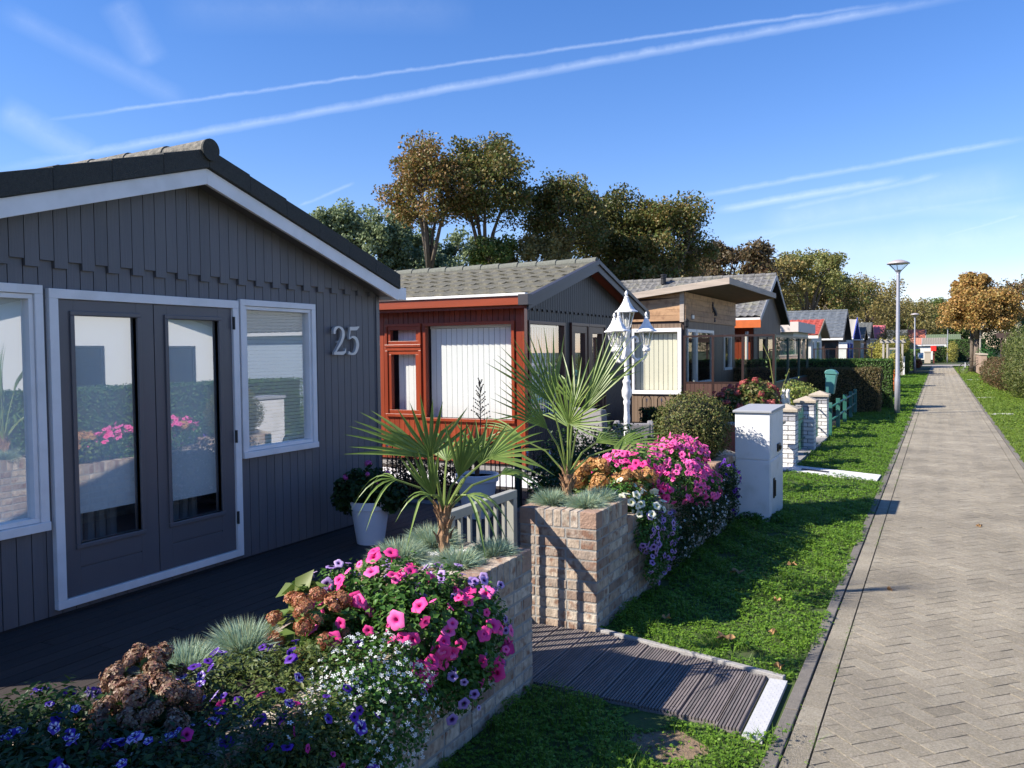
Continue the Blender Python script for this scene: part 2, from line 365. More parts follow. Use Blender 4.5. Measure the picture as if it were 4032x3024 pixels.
for i in range(-20, nmax):
    for j in range(-20, nmax):
        if (i - j) % 4 not in (0, 2): continue
        g = .0020 / W
        if (i - j) % 4 == 0: r = (i + g, i + 2 - g, j + g, j + 1 - g)
        else: r = (i + g, i + 1 - g, j - 1 + g, j + 1 - g)
        cxx, cyy = h2w((r[0] + r[1]) / 2, (r[2] + r[3]) / 2)
        if cxx < xa - .16 or cxx > xb + .16 or cyy < Y0 or cyy > YE - .1: continue
        p = [h2w(r[0], r[2]), h2w(r[1], r[2]), h2w(r[1], r[3]), h2w(r[0], r[3])]
        p = clip(clip(p, xa, 1), xb, -1)
        if len(p) >= 3:
            A = abs(sum(p[k][0] * p[(k + 1) % len(p)][1] - p[(k + 1) % len(p)][0] * p[k][1] for k in range(len(p)))) / 2
            if A > .0006: paver(p, .014)
y = Y0
while y < YE - .3:
    for x0 in (-.565, 1.05 - .105):
        paver([(x0 + .003, y + .002), (x0 + .102, y + .002), (x0 + .102, y + .208), (x0 + .003, y + .208)], .013)
    y += .21
tag(obj('path', pb, PAVER), kind='structure')
nt_ = PAVER.node_tree; bs_ = nt_.nodes['Principled BSDF']; lk = bs_.inputs['Base Color'].links[0].from_socket
n1 = nn(nt_, 'ShaderNodeTexNoise'); n1.inputs['Scale'].default_value = 1.3; n1.inputs['Detail'].default_value = 5; tcx = nn(nt_, 'ShaderNodeTexCoord'); nt_.links.new(tcx.outputs['Object'], n1.inputs['Vector'])
m1 = nn(nt_, 'ShaderNodeMapRange'); m1.inputs[1].default_value = .3; m1.inputs[2].default_value = .7; m1.inputs[3].default_value = .78; m1.inputs[4].default_value = 1.25; nt_.links.new(n1.outputs['Fac'], m1.inputs[0])
v1 = nn(nt_, 'ShaderNodeVectorMath', operation='SCALE'); nt_.links.new(lk, v1.inputs[0]); nt_.links.new(m1.outputs[0], v1.inputs['Scale']); nt_.links.new(v1.outputs[0], bs_.inputs['Base Color'])
kb = MB(); y = 0
while y < YE:
    for xk, s in ((XL, -1), (XR, 1)):
        a, b_ = y + .004, y + .996; i0 = .006; i1 = .066
        z = .02 + random.uniform(-.002, .002)
        pts = [(xk(a) + s * i0, a), (xk(a) + s * i1, a), (xk(b_) + s * i1, b_), (xk(b_) + s * i0, b_)]
        if s > 0: pass
        kb.prism(pts if s > 0 else pts[::-1], 0, z, 'z')
    y += 1
tag(obj('kerb', kb, KERB, bevel=.004), kind='structure')
sheet('cross_path', [(-30, 86.1), (40, 86.1), (60, 110), (60, 118), (-1, 90.5), (-30, 89)], .008, mat('far_paving', (.30, .27, .25), .9, var=.15, vscale=6))
# deck of house 25 and slab strip, gardens
db = MB(); x = -5.0
while x < -2.42:
    w = .118; seg = -1.5
    while seg < 7.7:
        L_ = random.uniform(2.2, 3.6); e = min(seg + L_, 7.72)
        db.box(x + .003, x + w - .003, seg + .003, e, -.02, .03 + random.uniform(-.001, .001)); seg = e + .003
    x += w
tag(obj('deck', db, DECK), kind='structure')
sb = MB(); y = 7.76
for xx in np.arange(-6.6, -2.42, .30):
    sb.box(xx + .004, xx + .296, 7.76, 7.95, -.01, .03)
tag(obj('slab_strip', sb, SLAB), kind='structure')
sheet('garden_soil', [(-9, 7.98), (-1.85, 7.98), (-1.85, 26), (-9, 26)], .012, SOIL)
sheet('gravel_strip', [(-8, 9.2), (-3.6, 9.2), (-3.6, 10.1), (-8, 10.1)], .018, GRAV)
sheet('terrace_floor', [(-5, 10.2), (-2.6, 10.2), (-2.6, 15.2), (-5, 15.2)], .02, SLAB)
# wooden ribbed walkway boards from the path to the gate (boards run along the path, ribs too)
wt = thing('wooden_walkway', 'grey ribbed wooden boardwalk crossing the grass between the two brick planters', 'walkway', (-1.2, 4.0, 0))
for k in range(9):
    b = MB(); xw0 = -2.40 + k * .195; nr = 12
    if k in (8,): continue
    y0_, y1_ = 3.76 - .075 * max(0, (xw0 + 1.79)) , 4.60 - .26 * max(0, (xw0 + 1.79))
    b.box(xw0 + .002, xw0 + .19, y0_, y1_, .0, .012)
    for r_ in range(nr):
        xr_ = xw0 + .005 + r_ * .0155; b.box(xr_, xr_ + .0095, y0_ + .002, y1_ - .002, .012, .026)
    obj('board', b, RIB, wt)
b = MB(); b.box(-.86, -.745, 3.67, 4.35, 0, .012)
for r_ in range(7): b.box(-.856 + r_ * .0155, -.8465 + r_ * .0155, 3.672, 4.348, .012, .026)
obj('board', b, RIB, wt)
b = MB(); b.box(-.728, -.642, 3.62, 4.32, 0, .026)
for i in range(26):
    for j in range(6):
        if (i + j) % 2 == 0: b.box(-.724 + j * .0135, -.716 + j * .0135, 3.63 + i * .0268, 3.642 + i * .0268, .026, .0268)
obj('tread_plate', b, mat('pale_grey_metal', (.50, .50, .50), .55, var=.1, vscale=30), wt)
eb = MB()
eb.bar((-1.79, 4.635, .015), (-.66, 4.345, .015), .035, .05)
tag(obj('edging_strip', eb, CONCG, bevel=.004), kind='structure')
# white gravel slab with doormat in front of the white pillars, right side slabs
gs = MB(); gs.prism([(-1.95, 12.05), (-.62, 11.45), (-.60, 12.0), (-1.95, 12.62)], 0, .022, 'z'); gs.prism([(-1.93, 12.3), (-1.6, 12.3), (-1.6, 12.31), (-1.93, 12.31)], .022, .023, 'z')
tag(obj('gravel_slab', gs, GRAV), kind='structure')
b = MB(); b.prism([(-1.62, 12.08), (-1.25, 11.92), (-1.25, 12.03), (-1.62, 12.19)], .023, .03, 'z')
tag(obj('doormat', b, SILL), 'small dark doormat lying on the white gravel slab', 'doormat')
for i, (a, c, d) in enumerate([(23.6, 1.28, 1.8), (31.3, 1.33, 1.85), (48.5, 1.6, 2.1)]):
    b = MB(); b.prism([(a_ + 0, 0) for a_ in []] or [(c, a), (d, a + .35), (d, a + .75), (c, a + .4)], .0, .03, 'z')
    tag(obj('stepping_slab', b, mat('pale_slab', (.55, .53, .48), .9, var=.1)), ['pale stone slab in the right verge nearest to the camera', 'pale stone slab in the right verge opposite the first lamp post bush', 'small far pale slab in the right verge before the bicycle'][i], 'slab', 'slabs in the right grass verge')

# ---------------------------------------------------------------- lawns (stuff)
def lawn(name, regions, m, blade_frac=.52):
    P = []; A = []
    for (x0f, x1f, y0, y1, dens, size, skip) in regions:
        wmax = max(x1f(y) - x0f(y) for y in (y0, y1)); n = int(dens * wmax * (y1 - y0))
        yy = rng.uniform(y0, y1, n); u = rng.random(n)
        xx = x0f(yy) + (x1f(yy) - x0f(yy)) * u
        edge = rng.normal(0, .012, n); xx = xx + np.where(u > .96, edge, 0)
        k = np.ones(n, bool)
        if skip is not None: k = ~skip(xx, yy)
        P.append(np.stack([xx[k], yy[k]], 1)); A.append(np.full(k.sum(), size))
    P = np.concatenate(P); A = np.concatenate(A); n = len(P)
    hmap = .026 + .018 * np.sin(P[:, 0] * 5.1 + 1) * np.cos(P[:, 1] * 4.3) + .014 * np.sin(P[:, 0] * 13 + P[:, 1] * 11) + .012 * np.sin(P[:, 0] * 29 + 2) * np.cos(P[:, 1] * 31 + P[:, 0] * 7)
    hmap = np.clip(hmap, .006, None)
    isb = rng.random(n) < blade_frac
    # clover leaflets: three around a point
    Cc = P[~isb]; hh = hmap[~isb] * rng.uniform(.5, 1.25, len(Cc)); sz = A[~isb]
    out = []
    for t in range(3):
        a = rng.uniform(0, .5, len(Cc)) + t * 2.09
        C3 = np.stack([Cc[:, 0] + np.cos(a) * sz * .42, Cc[:, 1] + np.sin(a) * sz * .42, hh + .006], 1)
        N = np.stack([rng.normal(0, .35, len(Cc)) + .25 * np.cos(a), rng.normal(0, .35, len(Cc)), np.ones(len(Cc))], 1)
        out.append(leaves(C3, N, 1.0, .85, .12) if False else leaves_s(C3, N, sz, .85, .12))
    B = P[isb]; hb = hmap[isb] * rng.uniform(.8, 2.0, len(B)) + .008
    base = np.stack([B[:, 0], B[:, 1], np.full(len(B), .002)], 1); tip = base + np.stack([rng.normal(0, .4, len(B)) * hb, rng.normal(0, .4, len(B)) * hb, hb], 1)
    w = (A[isb] * .28)[:, None]
    out.append(blades(base, tip, w, 2, .1))
    V, F = cat(out)
    return tag(fmesh(name, V, F, m), kind='stuff')
def leaves_s(C, N, size, asp, fold):
    n = len(C); N = unit(N); t = unit(np.cross(N, rng.normal(size=(n, 3)))); s = np.cross(N, t)
    L = (size * rng.uniform(.65, 1.3, n))[:, None]; W_ = L * asp
    V = np.stack([C - t * L * .5, C + s * W_ * .5 + N * W_ * fold, C + t * L * .5, C - s * W_ * .5 + N * W_ * fold], 1).reshape(-1, 3); k = np.arange(n)[:, None] * 4
    return V, np.concatenate([k + np.array([[0, 1, 2]]), k + np.array([[0, 2, 3]])], 1).reshape(-1, 3)
def walkskip(x, y):
    lo = 3.74 - .075 * (x + 1.79); hi = 4.64 - .26 * (x + 1.79)
    a = (y > lo) & (y < hi)
    cab = (x > -1.84) & (x < -1.42) & (y > 8.33) & (y < 9.18)
    b = (y > 12.05 - .45 * (x + 1.95)) & (y < 12.6 - .45 * (x + 1.95))
    bare = (np.sin(x * 3.1 + y * 2.3) * np.cos(y * 3.7 - x * 2) > .93)
    soil = ((x + 1.0) / .16) ** 2 + ((y - 3.42) / .13) ** 2 + .25 * np.sin(x * 40) * np.cos(y * 37) < 1
    return a | cab | b | bare | (soil & (rng.random(x.shape) < .8))
xlw = lambda y: y * 0 - 1.80
xke = lambda y: XL(y) - .045 + .03 * np.sin(y * 7) * np.sin(y * 2.3)
lawn('lawn', [(xlw, xke, .9, 5.2, 6400, .0135, walkskip), (xlw, xke, 5.2, 9.5, 3600, .018, walkskip), (xlw, xke, 9.5, 17, 1900, .022, walkskip), (lambda y: y * 0 - 1.9, xke, 17, 28, 900, .032, None), (lambda y: y * 0 - 2.2, xke, 28, 60, 260, .06, None)], L_GRASS)
lawn('joint_moss', [(lambda y: XL(y) + .100, lambda y: XL(y) + .112 + .004 * np.sin(y * 5), 3, 24, 2600, .007, lambda x, y: np.sin(y * 1.7) + np.sin(y * 4.1) < .3), (lambda y: XL(y) - .004, lambda y: XL(y) + .008, 3, 24, 2200, .007, lambda x, y: np.sin(y * 1.3 + 2) + np.sin(y * 3.7) < .2), (lambda y: XL(y) - .07, lambda y: XL(y) - .02 + .02 * np.sin(y * 9), 2, 24, 900, .013, lambda x, y: np.sin(y * 2.3 + 1) + np.sin(y * 5.7) < .5)], L_GRASS, .3)
xkr = lambda y: XR(y) + .05 + .02 * np.sin(y * 6)
lawn('verge_grass', [(xkr, lambda y: y * 0 + 3.2, 10, 20, 1500, .025, None), (xkr, lambda y: y * 0 + 3.2, 20, 34, 800, .038, None), (xkr, lambda y: y * 0 + 3.4, 34, 84, 200, .07, None)], L_GRASS2, .7)
sheet('verge_ground', [(XR(0) + .07, 0), (9, 0), (9, 84), (XR(84) + .07, 84)], .003, mat('verge_soil', [(.05, .085, .015), (.085, .13, .022), (.07, .10, .02)], 1, vscale=5, bump=.5, bscale=40))
sheet('lawn_ground', [(-1.82, 0), (XL(0) - .068, 0), (XL(60) - .068, 60), (-2.4, 60), (-2.4, 17), (-1.82, 17)], .003, mat('lawn_soil', [(.03, .055, .012), (.05, .085, .016), (.045, .05, .02)], 1, vscale=7, bump=.5, bscale=50))
sheet('bare_soil', [(-1.0 + .17 * math.cos(a) * (1 + .15 * math.sin(3 * a)), 3.42 + .14 * math.sin(a) * (1 + .2 * math.cos(4 * a))) for a in [2 * PI * k / 24 for k in range(24)]], .0065, mat('bare_soil_brown', [(.16, .11, .07), (.24, .17, .11)], 1, vscale=25, bump=1, bscale=80))
# dry leaves on the ground
LEAFB = mat('dry_leaf', (.30, .17, .07), .8, var=.3, vscale=30)
for i, (x, y, s, lb) in enumerate([(-1.05, 4.75, .075, 'large curled brown leaf on the grass near the boardwalk'), (-1.28, 6.2, .07, 'dark brown fallen leaf in the grass near the brick planter'), (-.70, 4.42, .04, 'small orange leaf beside the metal tread plate'), (-.82, 4.95, .04, 'small red brown leaf on sunlit clover'), (-1.45, 4.95, .04, 'pale brown leaf on clover beside the planter wall'), (-.95, 6.6, .05, 'tiny brown leaf far along the shaded lawn'), (-3.3, 4.9, .06, 'dry leaf lying on the dark deck boards'), (-.9, 5.6, .035, 'small yellow brown leaf on clover halfway to the cabinet'), (-.25, 6.3, .035, 'dry leaf on the paving left of the middle of the path'), (.4, 8.9, .04, 'dry leaf on the paving right of the middle of the path'), (-2.9, 4.1, .05, 'crumpled leaf on the deck behind the gate')]):
    z = .035 if x < -2.4 else (.016 if x > -.5 else .05)
    b = MB(); n = 9
    vs = [(x, y, z)] + [(x + s * math.cos(a) * (1 + .35 * math.cos(5 * a)) * .6, y + s * math.sin(a) * (1 + .35 * math.cos(5 * a)) * .6, z + .012 + .012 * math.sin(3 * a + i)) for a in [2 * PI * k / 20 for k in range(20)]]
    b.add(vs, [(0, 1 + k, 1 + (k + 1) % 20) for k in range(20)])
    tag(obj('fallen_leaf', b, LEAFB), lb, 'leaf', 'dry leaves on the ground')

# ================================================================ HOUSES
def mapP(ax, f, u, z): return (f, u, z) if ax == 'x' else (u, f, z)
def bx(mb, ax, f0, f1, u0, u1, z0, z1):
    if ax == 'x': mb.box(f0, f1, u0, u1, z0, z1)
    else: mb.box(u0, u1, f0, f1, z0, z1)
def wallcols(mb, ax, f0, f1, u0, u1, zb, zt, ops=(), step=None, gap=0, alt=None):
    """vertical boards between u0,u1, sloping tops zt(u), openings (ua,ub,za,zb)"""
    br = {round(u0, 4): 0, round(u1, 4): 0}
    if step:
        u = u0
        while u < u1: br[round(u, 4)] = 1; u += step
    for o in ops:
        for q in o[:2]:
            if u0 < q < u1: br.setdefault(round(q, 4), 0)
    if not step:
        ks = sorted(br)
    ks = sorted(br); i = 0
    for a, b in zip(ks[:-1], ks[1:]):
        if b - a < .004: continue
        i += 1
        ga = gap / 2 if br[a] else 0; gb = gap / 2 if br[b] else 0
        ua, ub = a + ga, b - gb; mid = (a + b) / 2
        zbb = zb + (alt if (alt and i % 2) else 0)
        segs = [(zbb, None)]
        for o in sorted([o for o in ops if o[0] - 1e-4 <= mid <= o[1] + 1e-4], key=lambda o: o[2]):
            z0, _ = segs.pop(); segs.append((z0, o[2])); segs.append((o[3], None))
        for z0, z1 in segs:
            ta, tb = (zt(ua), zt(ub)) if z1 is None else (z1, z1)
            if ta - z0 < .003 and tb - z0 < .003: continue
            F0, F1 = sorted((f0, f1)); P = lambda f, u, z: mapP(ax, f, u, z)
            mb.hexa([P(F0, ua, z0), P(F1, ua, z0), P(F1, ub, z0), P(F0, ub, z0), P(F0, ua, ta), P(F1, ua, ta), P(F1, ub, tb), P(F0, ub, tb)])
def qd(mb, ax, f, u0, u1, z0, z1): mb.add([mapP(ax, f, u0, z0), mapP(ax, f, u1, z0), mapP(ax, f, u1, z1), mapP(ax, f, u0, z1)], [(0, 1, 2, 3)])
def frame(mb, ax, f0, f1, u0, u1, z0, z1, w, wb=None, sill=0, s=1):
    wb = w if wb is None else wb
    bx(mb, ax, f0, f1, u0, u0 + w, z0 + wb, z1 - w); bx(mb, ax, f0, f1, u1 - w, u1, z0 + wb, z1 - w)
    bx(mb, ax, f0, f1, u0, u1, z1 - w, z1); bx(mb, ax, f0, f1 + s * sill, u0, u1, z0, z0 + wb)
def window(root, ax, f, s, u0, u1, z0, z1, fm, gm, w=.06, out=.03, back=.09, name='window', blind=None, bm=None, inner=None, slats=None, mull=(), bev=.003):
    b = MB(); frame(b, ax, f - s * .05, f + s * out, u0, u1, z0, z1, w, sill=.012, s=s)
    for q in mull: bx(b, ax, f - s * .05, f + s * (out - .004), q - w / 2, q + w / 2, z0 + w, z1 - w)
    wo = obj(name, b, fm, root, bevel=bev)
    if inner:
        b = MB(); frame(b, ax, f - s * .06, f + s * (out - .015), u0 + w + .002, u1 - w - .002, z0 + w + .002, z1 - w - .002, inner[0]); obj('sash', b, inner[1], wo, bevel=.002)
    b = MB(); qd(b, ax, f - s * .02, u0 + w * .8, u1 - w * .8, z0 + w * .8, z1 - w * .8); obj('pane', b, gm, wo)
    if slats:  # vertical lamellae
        kind, pitch, ang = slats; b = MB()
        fz = f - s * back
        if kind == 'v':
            u = u0 + w + .04 if u1 - u0 > .9 else u0 + w + .14
            while u < u1 - w:
                P = lambda a, c, z: mapP(ax, a, c, z); dx = .42 * pitch
                b.add([P(fz + s * .007, u - dx, z0 + w), P(fz - s * .004, u + dx * 1.1, z0 + w), P(fz - s * .004, u + dx * 1.1, z1 - w - .04), P(fz + s * .007, u - dx, z1 - w - .04)], [(0, 1, 2, 3)]); u += pitch
            bx(b, ax, fz - .02, fz + .02, u0 + w, u1 - w, z1 - w - .035, z1 - w)
        else:
            z = z0 + w
            while z < z1 - w:
                P = lambda a, c, zz: mapP(ax, a, c, zz)
                b.add([P(fz - .006, u0 + w, z - .016), P(fz + .004, u0 + w, z + .012), P(fz + .004, u1 - w, z + .012), P(fz - .006, u1 - w, z - .016)], [(0, 1, 2, 3)]); z += pitch
        obj('blind', b, bm, wo)
    elif blind is not None:
        b = MB(); bx(b, ax, f - s * back, f - s * (back + .004), u0 + w * .5, u1 - w * .5, blind, z1 - w * .5); obj('blind', b, bm, wo)
    return wo
def roof(root, xf, xb, ym, half, zr, slope, th, soffit, tile, course=.33, wave=.2, amp=.012, ridgecap=True, res=None, capm=None, corr=False):
    """zr = underside at the ridge; half = horizontal half span"""
    ze = zr - slope * half; b = MB()
    b.prism([(ym - half, ze), (ym, zr), (ym + half, ze), (ym + half, ze + th), (ym, zr + th), (ym - half, ze + th)], xb, xf)
    r = obj('roof', b, soffit, root)
    L = half * math.hypot(1, slope); nx = res[0] if res else int((xf - xb) / (wave / 5)); ncs = max(1, int(round(L / course))); c = L / ncs
    m = MB()
    for sgn in (-1, 1):
        rows = []
        for k in range(ncs):
            rows += [(k * c + .001, 0.0), (k * c + c * .92, .008 + (0 if corr else .02)), (k * c + c * .999, .006 + (0 if corr else .02))]
        o = len(m.v)
        for (t, h) in rows:
            if corr: h = .01
            for i in range(nx + 1):
                x = xb + (xf - xb) * i / nx; kk = int(t / c)
                if corr: wv = amp * math.cos(2 * PI * x / wave)
                else: wv = amp * (math.cos(2 * PI * x / wave) + (.5 * math.cos(4 * PI * x / wave + 1)))
                if not corr: t2 = t + (.02 * math.sin(2 * PI * x / wave + kk)) * (1 if h > 0 else 0)
                else: t2 = t
                d = t2 / math.hypot(1, slope)
                m.v.append((x, ym + sgn * d, zr + th - slope * d + .012 + h + wv + amp))
        n1 = nx + 1
        for q in range(len(rows) - 1):
            for i in range(nx):
                a = o + q * n1 + i; f = (a, a + 1, a + n1 + 1, a + n1)
                m.f.append(f if sgn < 0 else f[::-1])
    obj('roof_tiles', m, tile, r)
    if ridgecap:
        m = MB(); x = xf + .01; l = .38
        while x > xb:
            m.tube([(x, ym, zr + th + .02), (x - l, ym, zr + th + .012)], [.088, .078], 14); x -= l * .93
        obj('ridge_cap', m, capm or tile, r, smooth=False)
    return r
def fascia(root, x0, x1, ym, half, zlow, slope, h, m, name='fascia', bev=.003):
    b = MB()
    for s in (-1, 1):
        p = [(ym, zlow), (ym + s * half, zlow - slope * half), (ym + s * half, zlow - slope * half + h), (ym, zlow + h)]
        b.prism(p if s > 0 else p[::-1], x0, x1)
    return obj(name, b, m, root, bevel=bev)
def gable_core(root, xf, xb, y0, y1, ym, zt, m, ops=(), sideops=(), zb=0):
    b = MB()
    wallcols(b, 'x', xf - .1, xf - .004, y0, y1, zb, zt, ops, step=None) if False else None
    # front with gable point
    for (a, c) in ((y0, ym), (ym, y1)):
        wallcols(b, 'x', xf - .1, xf - .004, a, c, zb, zt, [(max(a, o[0]), min(c, o[1]), o[2], o[3]) for o in ops if o[0] < c and o[1] > a])
    for (a, c) in ((y0, ym), (ym, y1)): wallcols(b, 'x', xb, xb + .1, a, c, zb, zt)
    wallcols(b, 'y', y0 + .1, y0, xb + .1, xf - .1, zb, lambda u: zt(y0), sideops)
    wallcols(b, 'y', y1 - .1, y1, xb + .1, xf - .1, zb, lambda u: zt(y1))
    b.box(xb + .1, xf - .1, y0 + .1, y1 - .1, zb, zb + .03)
    return obj('wall', b, m, root)

# ---------------- house 25 (grey)
H = thing('grey_chalet', 'grey boarded chalet with white trim and the house number 25', 'chalet', (-5, 4.53, 0))
ym, sl = 4.51, .30
zt = lambda y: 3.0 - sl * abs(y - ym)
D0, D1 = 3.37, 4.97
ops = [(1.95, 3.30, .66, 2.10), (D0 + .03, D1 - .03, .12, 2.10), (5.05, 5.86, .90, 2.10)]
gable_core(H, -5, -13, 2.17, 6.89, ym, zt, GREYD, ops)
b = MB()
for a, c in ((2.17, ym), (ym, 6.89)): wallcols(b, 'x', -5.004, -4.985, a, c, .05, lambda y: 2.36, [(max(a, o[0]), min(c, o[1]), o[2], o[3]) for o in ops if o[0] < c and o[1] > a], .0965, .006)
obj('board_cladding', b, GREY1, H)
b = MB()
for a, c in ((2.17, ym), (ym, 6.89)): wallcols(b, 'x', -4.984, -4.962, a, c, 2.26, zt, (), .0965, .005, alt=.045)
obj('gable_boards', b, GREY1, H)
b = MB(); b.box(-5.02, -4.972, 6.85, 6.905, .05, 2.27); obj('corner_board', b, GREYD, H, bevel=.004)
b = MB(); b.box(-5.0, -4.995, 2.17, 6.89, -.02, .045); obj('plinth', b, DARK, H)
roof(H, -4.80, -13, ym, 2.40, 2.99, sl, .10, GREYS, TILED, course=.36, wave=.3, amp=.012, ridgecap=False)
fascia(H, -4.80, -4.77, ym, 2.44, 2.955, sl, .115, WHITE)
# verge tiles: overlapping dark pieces
b = MB()
for s in (-1, 1):
    n = 6; Lh = 2.45 / n
    for k in range(n):
        a = ym + s * k * Lh; c = ym + s * ((k + 1) * Lh + .0); e = (n - k) * .0015
        p = [(a, 3.073 - sl * abs(a - ym)), (c, 3.073 - sl * abs(c - ym)), (c, 3.215 - sl * abs(c - ym) + .004), (a, 3.215 - sl * abs(a - ym) - .004)]
        b.prism(p if s > 0 else p[::-1], -4.90 - e, -4.75 + e)
obj('verge_tiles', b, TILED, H, bevel=.006)
dsk = MB(); dsk.tube([(-4.735, ym, 3.20), (-4.72, ym, 3.20)], [.080, .080], 20)
b = MB(); x = -4.74
while x > -13:
    b.tube([(x, ym, 3.20), (x - .44, ym, 3.193)], [.078, .073], 18); x -= .42
obj('ridge_end', dsk, TILED, H)
obj('ridge_tiles', b, mat('lichened_ridge_tile', [(.09, .09, .08), (.24, .22, .18)], .95, var=.3, vscale=25, bump=.6, bscale=120), H)
# gutter boards along both eaves, white box ends
b = MB()
b.box(-13, -4.771, 6.95, 7.09, 2.235, 2.355); b.box(-13, -4.773, 1.9, 2.07, 2.235, 2.36)
obj('gutter', b, WHITE, H, bevel=.004)
# windows
BLG = mat('pale_blind_shade', (.80, .84, .85), .8)
window(H, 'x', -4.985, 1, 1.90, 3.335, .61, 2.145, WHITE, GLASS_A, w=.055, out=.035, blind=.62, bm=BLG, inner=(.03, WHITE), back=.045)
window(H, 'x', -4.985, 1, 4.995, 5.905, .86, 2.145, WHITE, GLASS_A, w=.05, out=.035, inner=(.028, WHITE), slats=('h', .030, 0), bm=BLIND, back=.05)
b = MB(); frame(b, 'x', -5.03, -4.945, D0, D1, .085, 2.13, .062, .055); obj('door_frame', b, WHITE, H, bevel=.003)
for (a, c, ga, gc, gb) in ((3.435, 4.165, 3.545, 4.02, .66), (4.172, 4.905, 4.285, 4.765, .62)):
    d = MB(); zb_, zt_ = .143, 2.066; g0, g1 = .475, 1.965
    d.box(-5.03, -4.965, a, ga, zb_, zt_); d.box(-5.03, -4.965, gc, c, zb_, zt_); d.box(-5.03, -4.965, ga, gc, zb_, g0 - .16); d.box(-5.03, -4.965, ga, gc, g0 - .15, g0); d.box(-5.025, -4.972, ga, gc, g0 - .161, g0 - .149); d.box(-5.03, -4.965, ga, gc, g1, zt_)
    dd = obj('door', d, GREYD, H, bevel=.002)
    d = MB(); frame(d, 'x', -5.0, -4.95, ga - .03, gc + .03, g0 - .03, g1 + .03, .03); obj('glazing_bead', d, GREYD, dd, bevel=.004)
    d = MB(); qd(d, 'x', -4.988, ga, gc, g0, g1); obj('pane', d, GLASS_A, dd)
    d = MB(); d.box(-5.026, -5.022, ga - .01, gc + .01, gb, g1 + .01); obj('blind', d, BLG, dd)
    for z in (.35, 1.0, 1.9):
        if a < 4: continue
        d = MB(); d.tube([(-4.945, c + .008, z), (-4.945, c + .008, z + .1)], .011, 8); obj('hinge', d, SILL, dd)
    d = MB()
    for k in range(6): d.tube([(-5.30, ga + .04 + k * .09, .1), (-5.30, ga + .04 + k * .09, g1)], .036, 8)
    obj('curtain', d, mat('grey_curtain', (.35, .38, .42), .9), dd)
# house number 25: thick-thin strokes
def stroke(mb, pts, ws, x0, x1, y0, z0, sc):
    n = len(pts); Lp = []; Rp = []
    for i, p in enumerate(pts):
        a = Vector(pts[max(i - 1, 0)]); c = Vector(pts[min(i + 1, n - 1)]); t = (c - a).normalized(); q = Vector((-t.y, t.x)) * ws[i] / 2
        Lp.append((y0 + (p[0] + q.x) * sc, z0 + (p[1] + q.y) * sc)); Rp.append((y0 + (p[0] - q.x) * sc, z0 + (p[1] - q.y) * sc))
    for i in range(n - 1):
        qd = [Lp[i], Rp[i], Rp[i + 1], Lp[i + 1]]; mb.prism(qd, x0, x1)
def catm(P, n=6):
    out = []
    for i in range(len(P) - 1):
        p0 = P[max(i - 1, 0)]; p1 = P[i]; p2 = P[i + 1]; p3 = P[min(i + 2, len(P) - 1)]
        for k in range(n):
            t = k / n; out.append(tuple(.5 * ((2 * p1[j]) + (-p0[j] + p2[j]) * t + (2 * p0[j] - 5 * p1[j] + 4 * p2[j] - p3[j]) * t * t + (-p0[j] + 3 * p1[j] - 3 * p2[j] + p3[j]) * t ** 3) for j in range(len(p1))))
    out.append(tuple(P[-1])); return out
def digits(mb, x0, x1, y0, z0, sc):
    c = catm([(.03, .74, .10), (.06, .90, .13), (.26, .985, .06), (.46, .90, .12), (.52, .74, .15), (.44, .52, .13), (.24, .28, .09), (.05, .08, .06)])
    stroke(mb, [q[:2] for q in c], [q[2] for q in c], x0, x1, y0, z0, sc)
    stroke(mb, [(.0, .055), (.5, .055), (.62, .10), (.66, .24)], [.11, .12, .08, .02], x0, x1 - .002, y0, z0, sc)
    y1 = y0 + .80 * sc
    stroke(mb, [(.10, .94), (.50, .95), (.66, 1.02)], [.13, .13, .03], x0, x1 - .002, y1, z0, sc)
    stroke(mb, [(.14, .95), (.06, .55)], [.045, .05], x0, x1 - .003, y1, z0, sc)
    c = catm([(.06, .56, .04), (.24, .64, .07), (.46, .56, .14), (.54, .33, .16), (.40, .08, .12), (.20, .02, .07), (.0, .07, .12)])
    stroke(mb, [q[:2] for q in c], [q[2] for q in c], x0, x1, y1, z0, sc)
b = MB(); digits(b, -4.962, -4.935, 6.14, 1.69, .262)
b.box(-4.985, -4.962, 6.22, 6.24, 1.8, 1.82)
obj('house_number', b, mat('silver_grey_number', (.60, .59, .57), .4, metal=.2), H)

# ---------------- house 2 (red sides, dark front)
H = thing('red_brown_chalet', 'chalet with red stained side, dark boarded gable front and mossy tiled roof', 'chalet', (-5.08, 12.72, 0))
xf, ym, y0, y1, sl = -5.08, 12.72, 10.41, 15.05, .275
zt = lambda y: 3.0 - sl * abs(y - ym)
fo = [(10.56, 11.80, .76, 2.12), (12.07, 13.55, .12, 2.13)]
so = [(-7.36, -6.74, .76, 2.10), (-6.68, -5.22, .72, 2.12)]
gable_core(H, xf, -13.2, y0, y1, ym, zt, mat('dark_brown_wall', (.05, .03, .025), .7), fo, so, .1)
b = MB()
for a, c in ((y0, ym), (ym, y1)): wallcols(b, 'x', xf, xf + .016, a, c, .12, lambda y: 2.36, [(max(a, o[0]), min(c, o[1]), o[2], o[3]) for o in fo if o[0] < c and o[1] > a], .086, .008)
for a, c in ((y0, ym), (ym, y1)): wallcols(b, 'x', xf + .017, xf + .034, a, c, 2.28, zt, (), .086, .008, alt=.03)
obj('board_cladding', b, BRND, H)
b = MB(); wallcols(b, 'y', y0, y0 - .016, -13.2, xf - .05, .12, lambda y: 2.38, so, .089, .008); obj('side_boards', b, REDW, H)
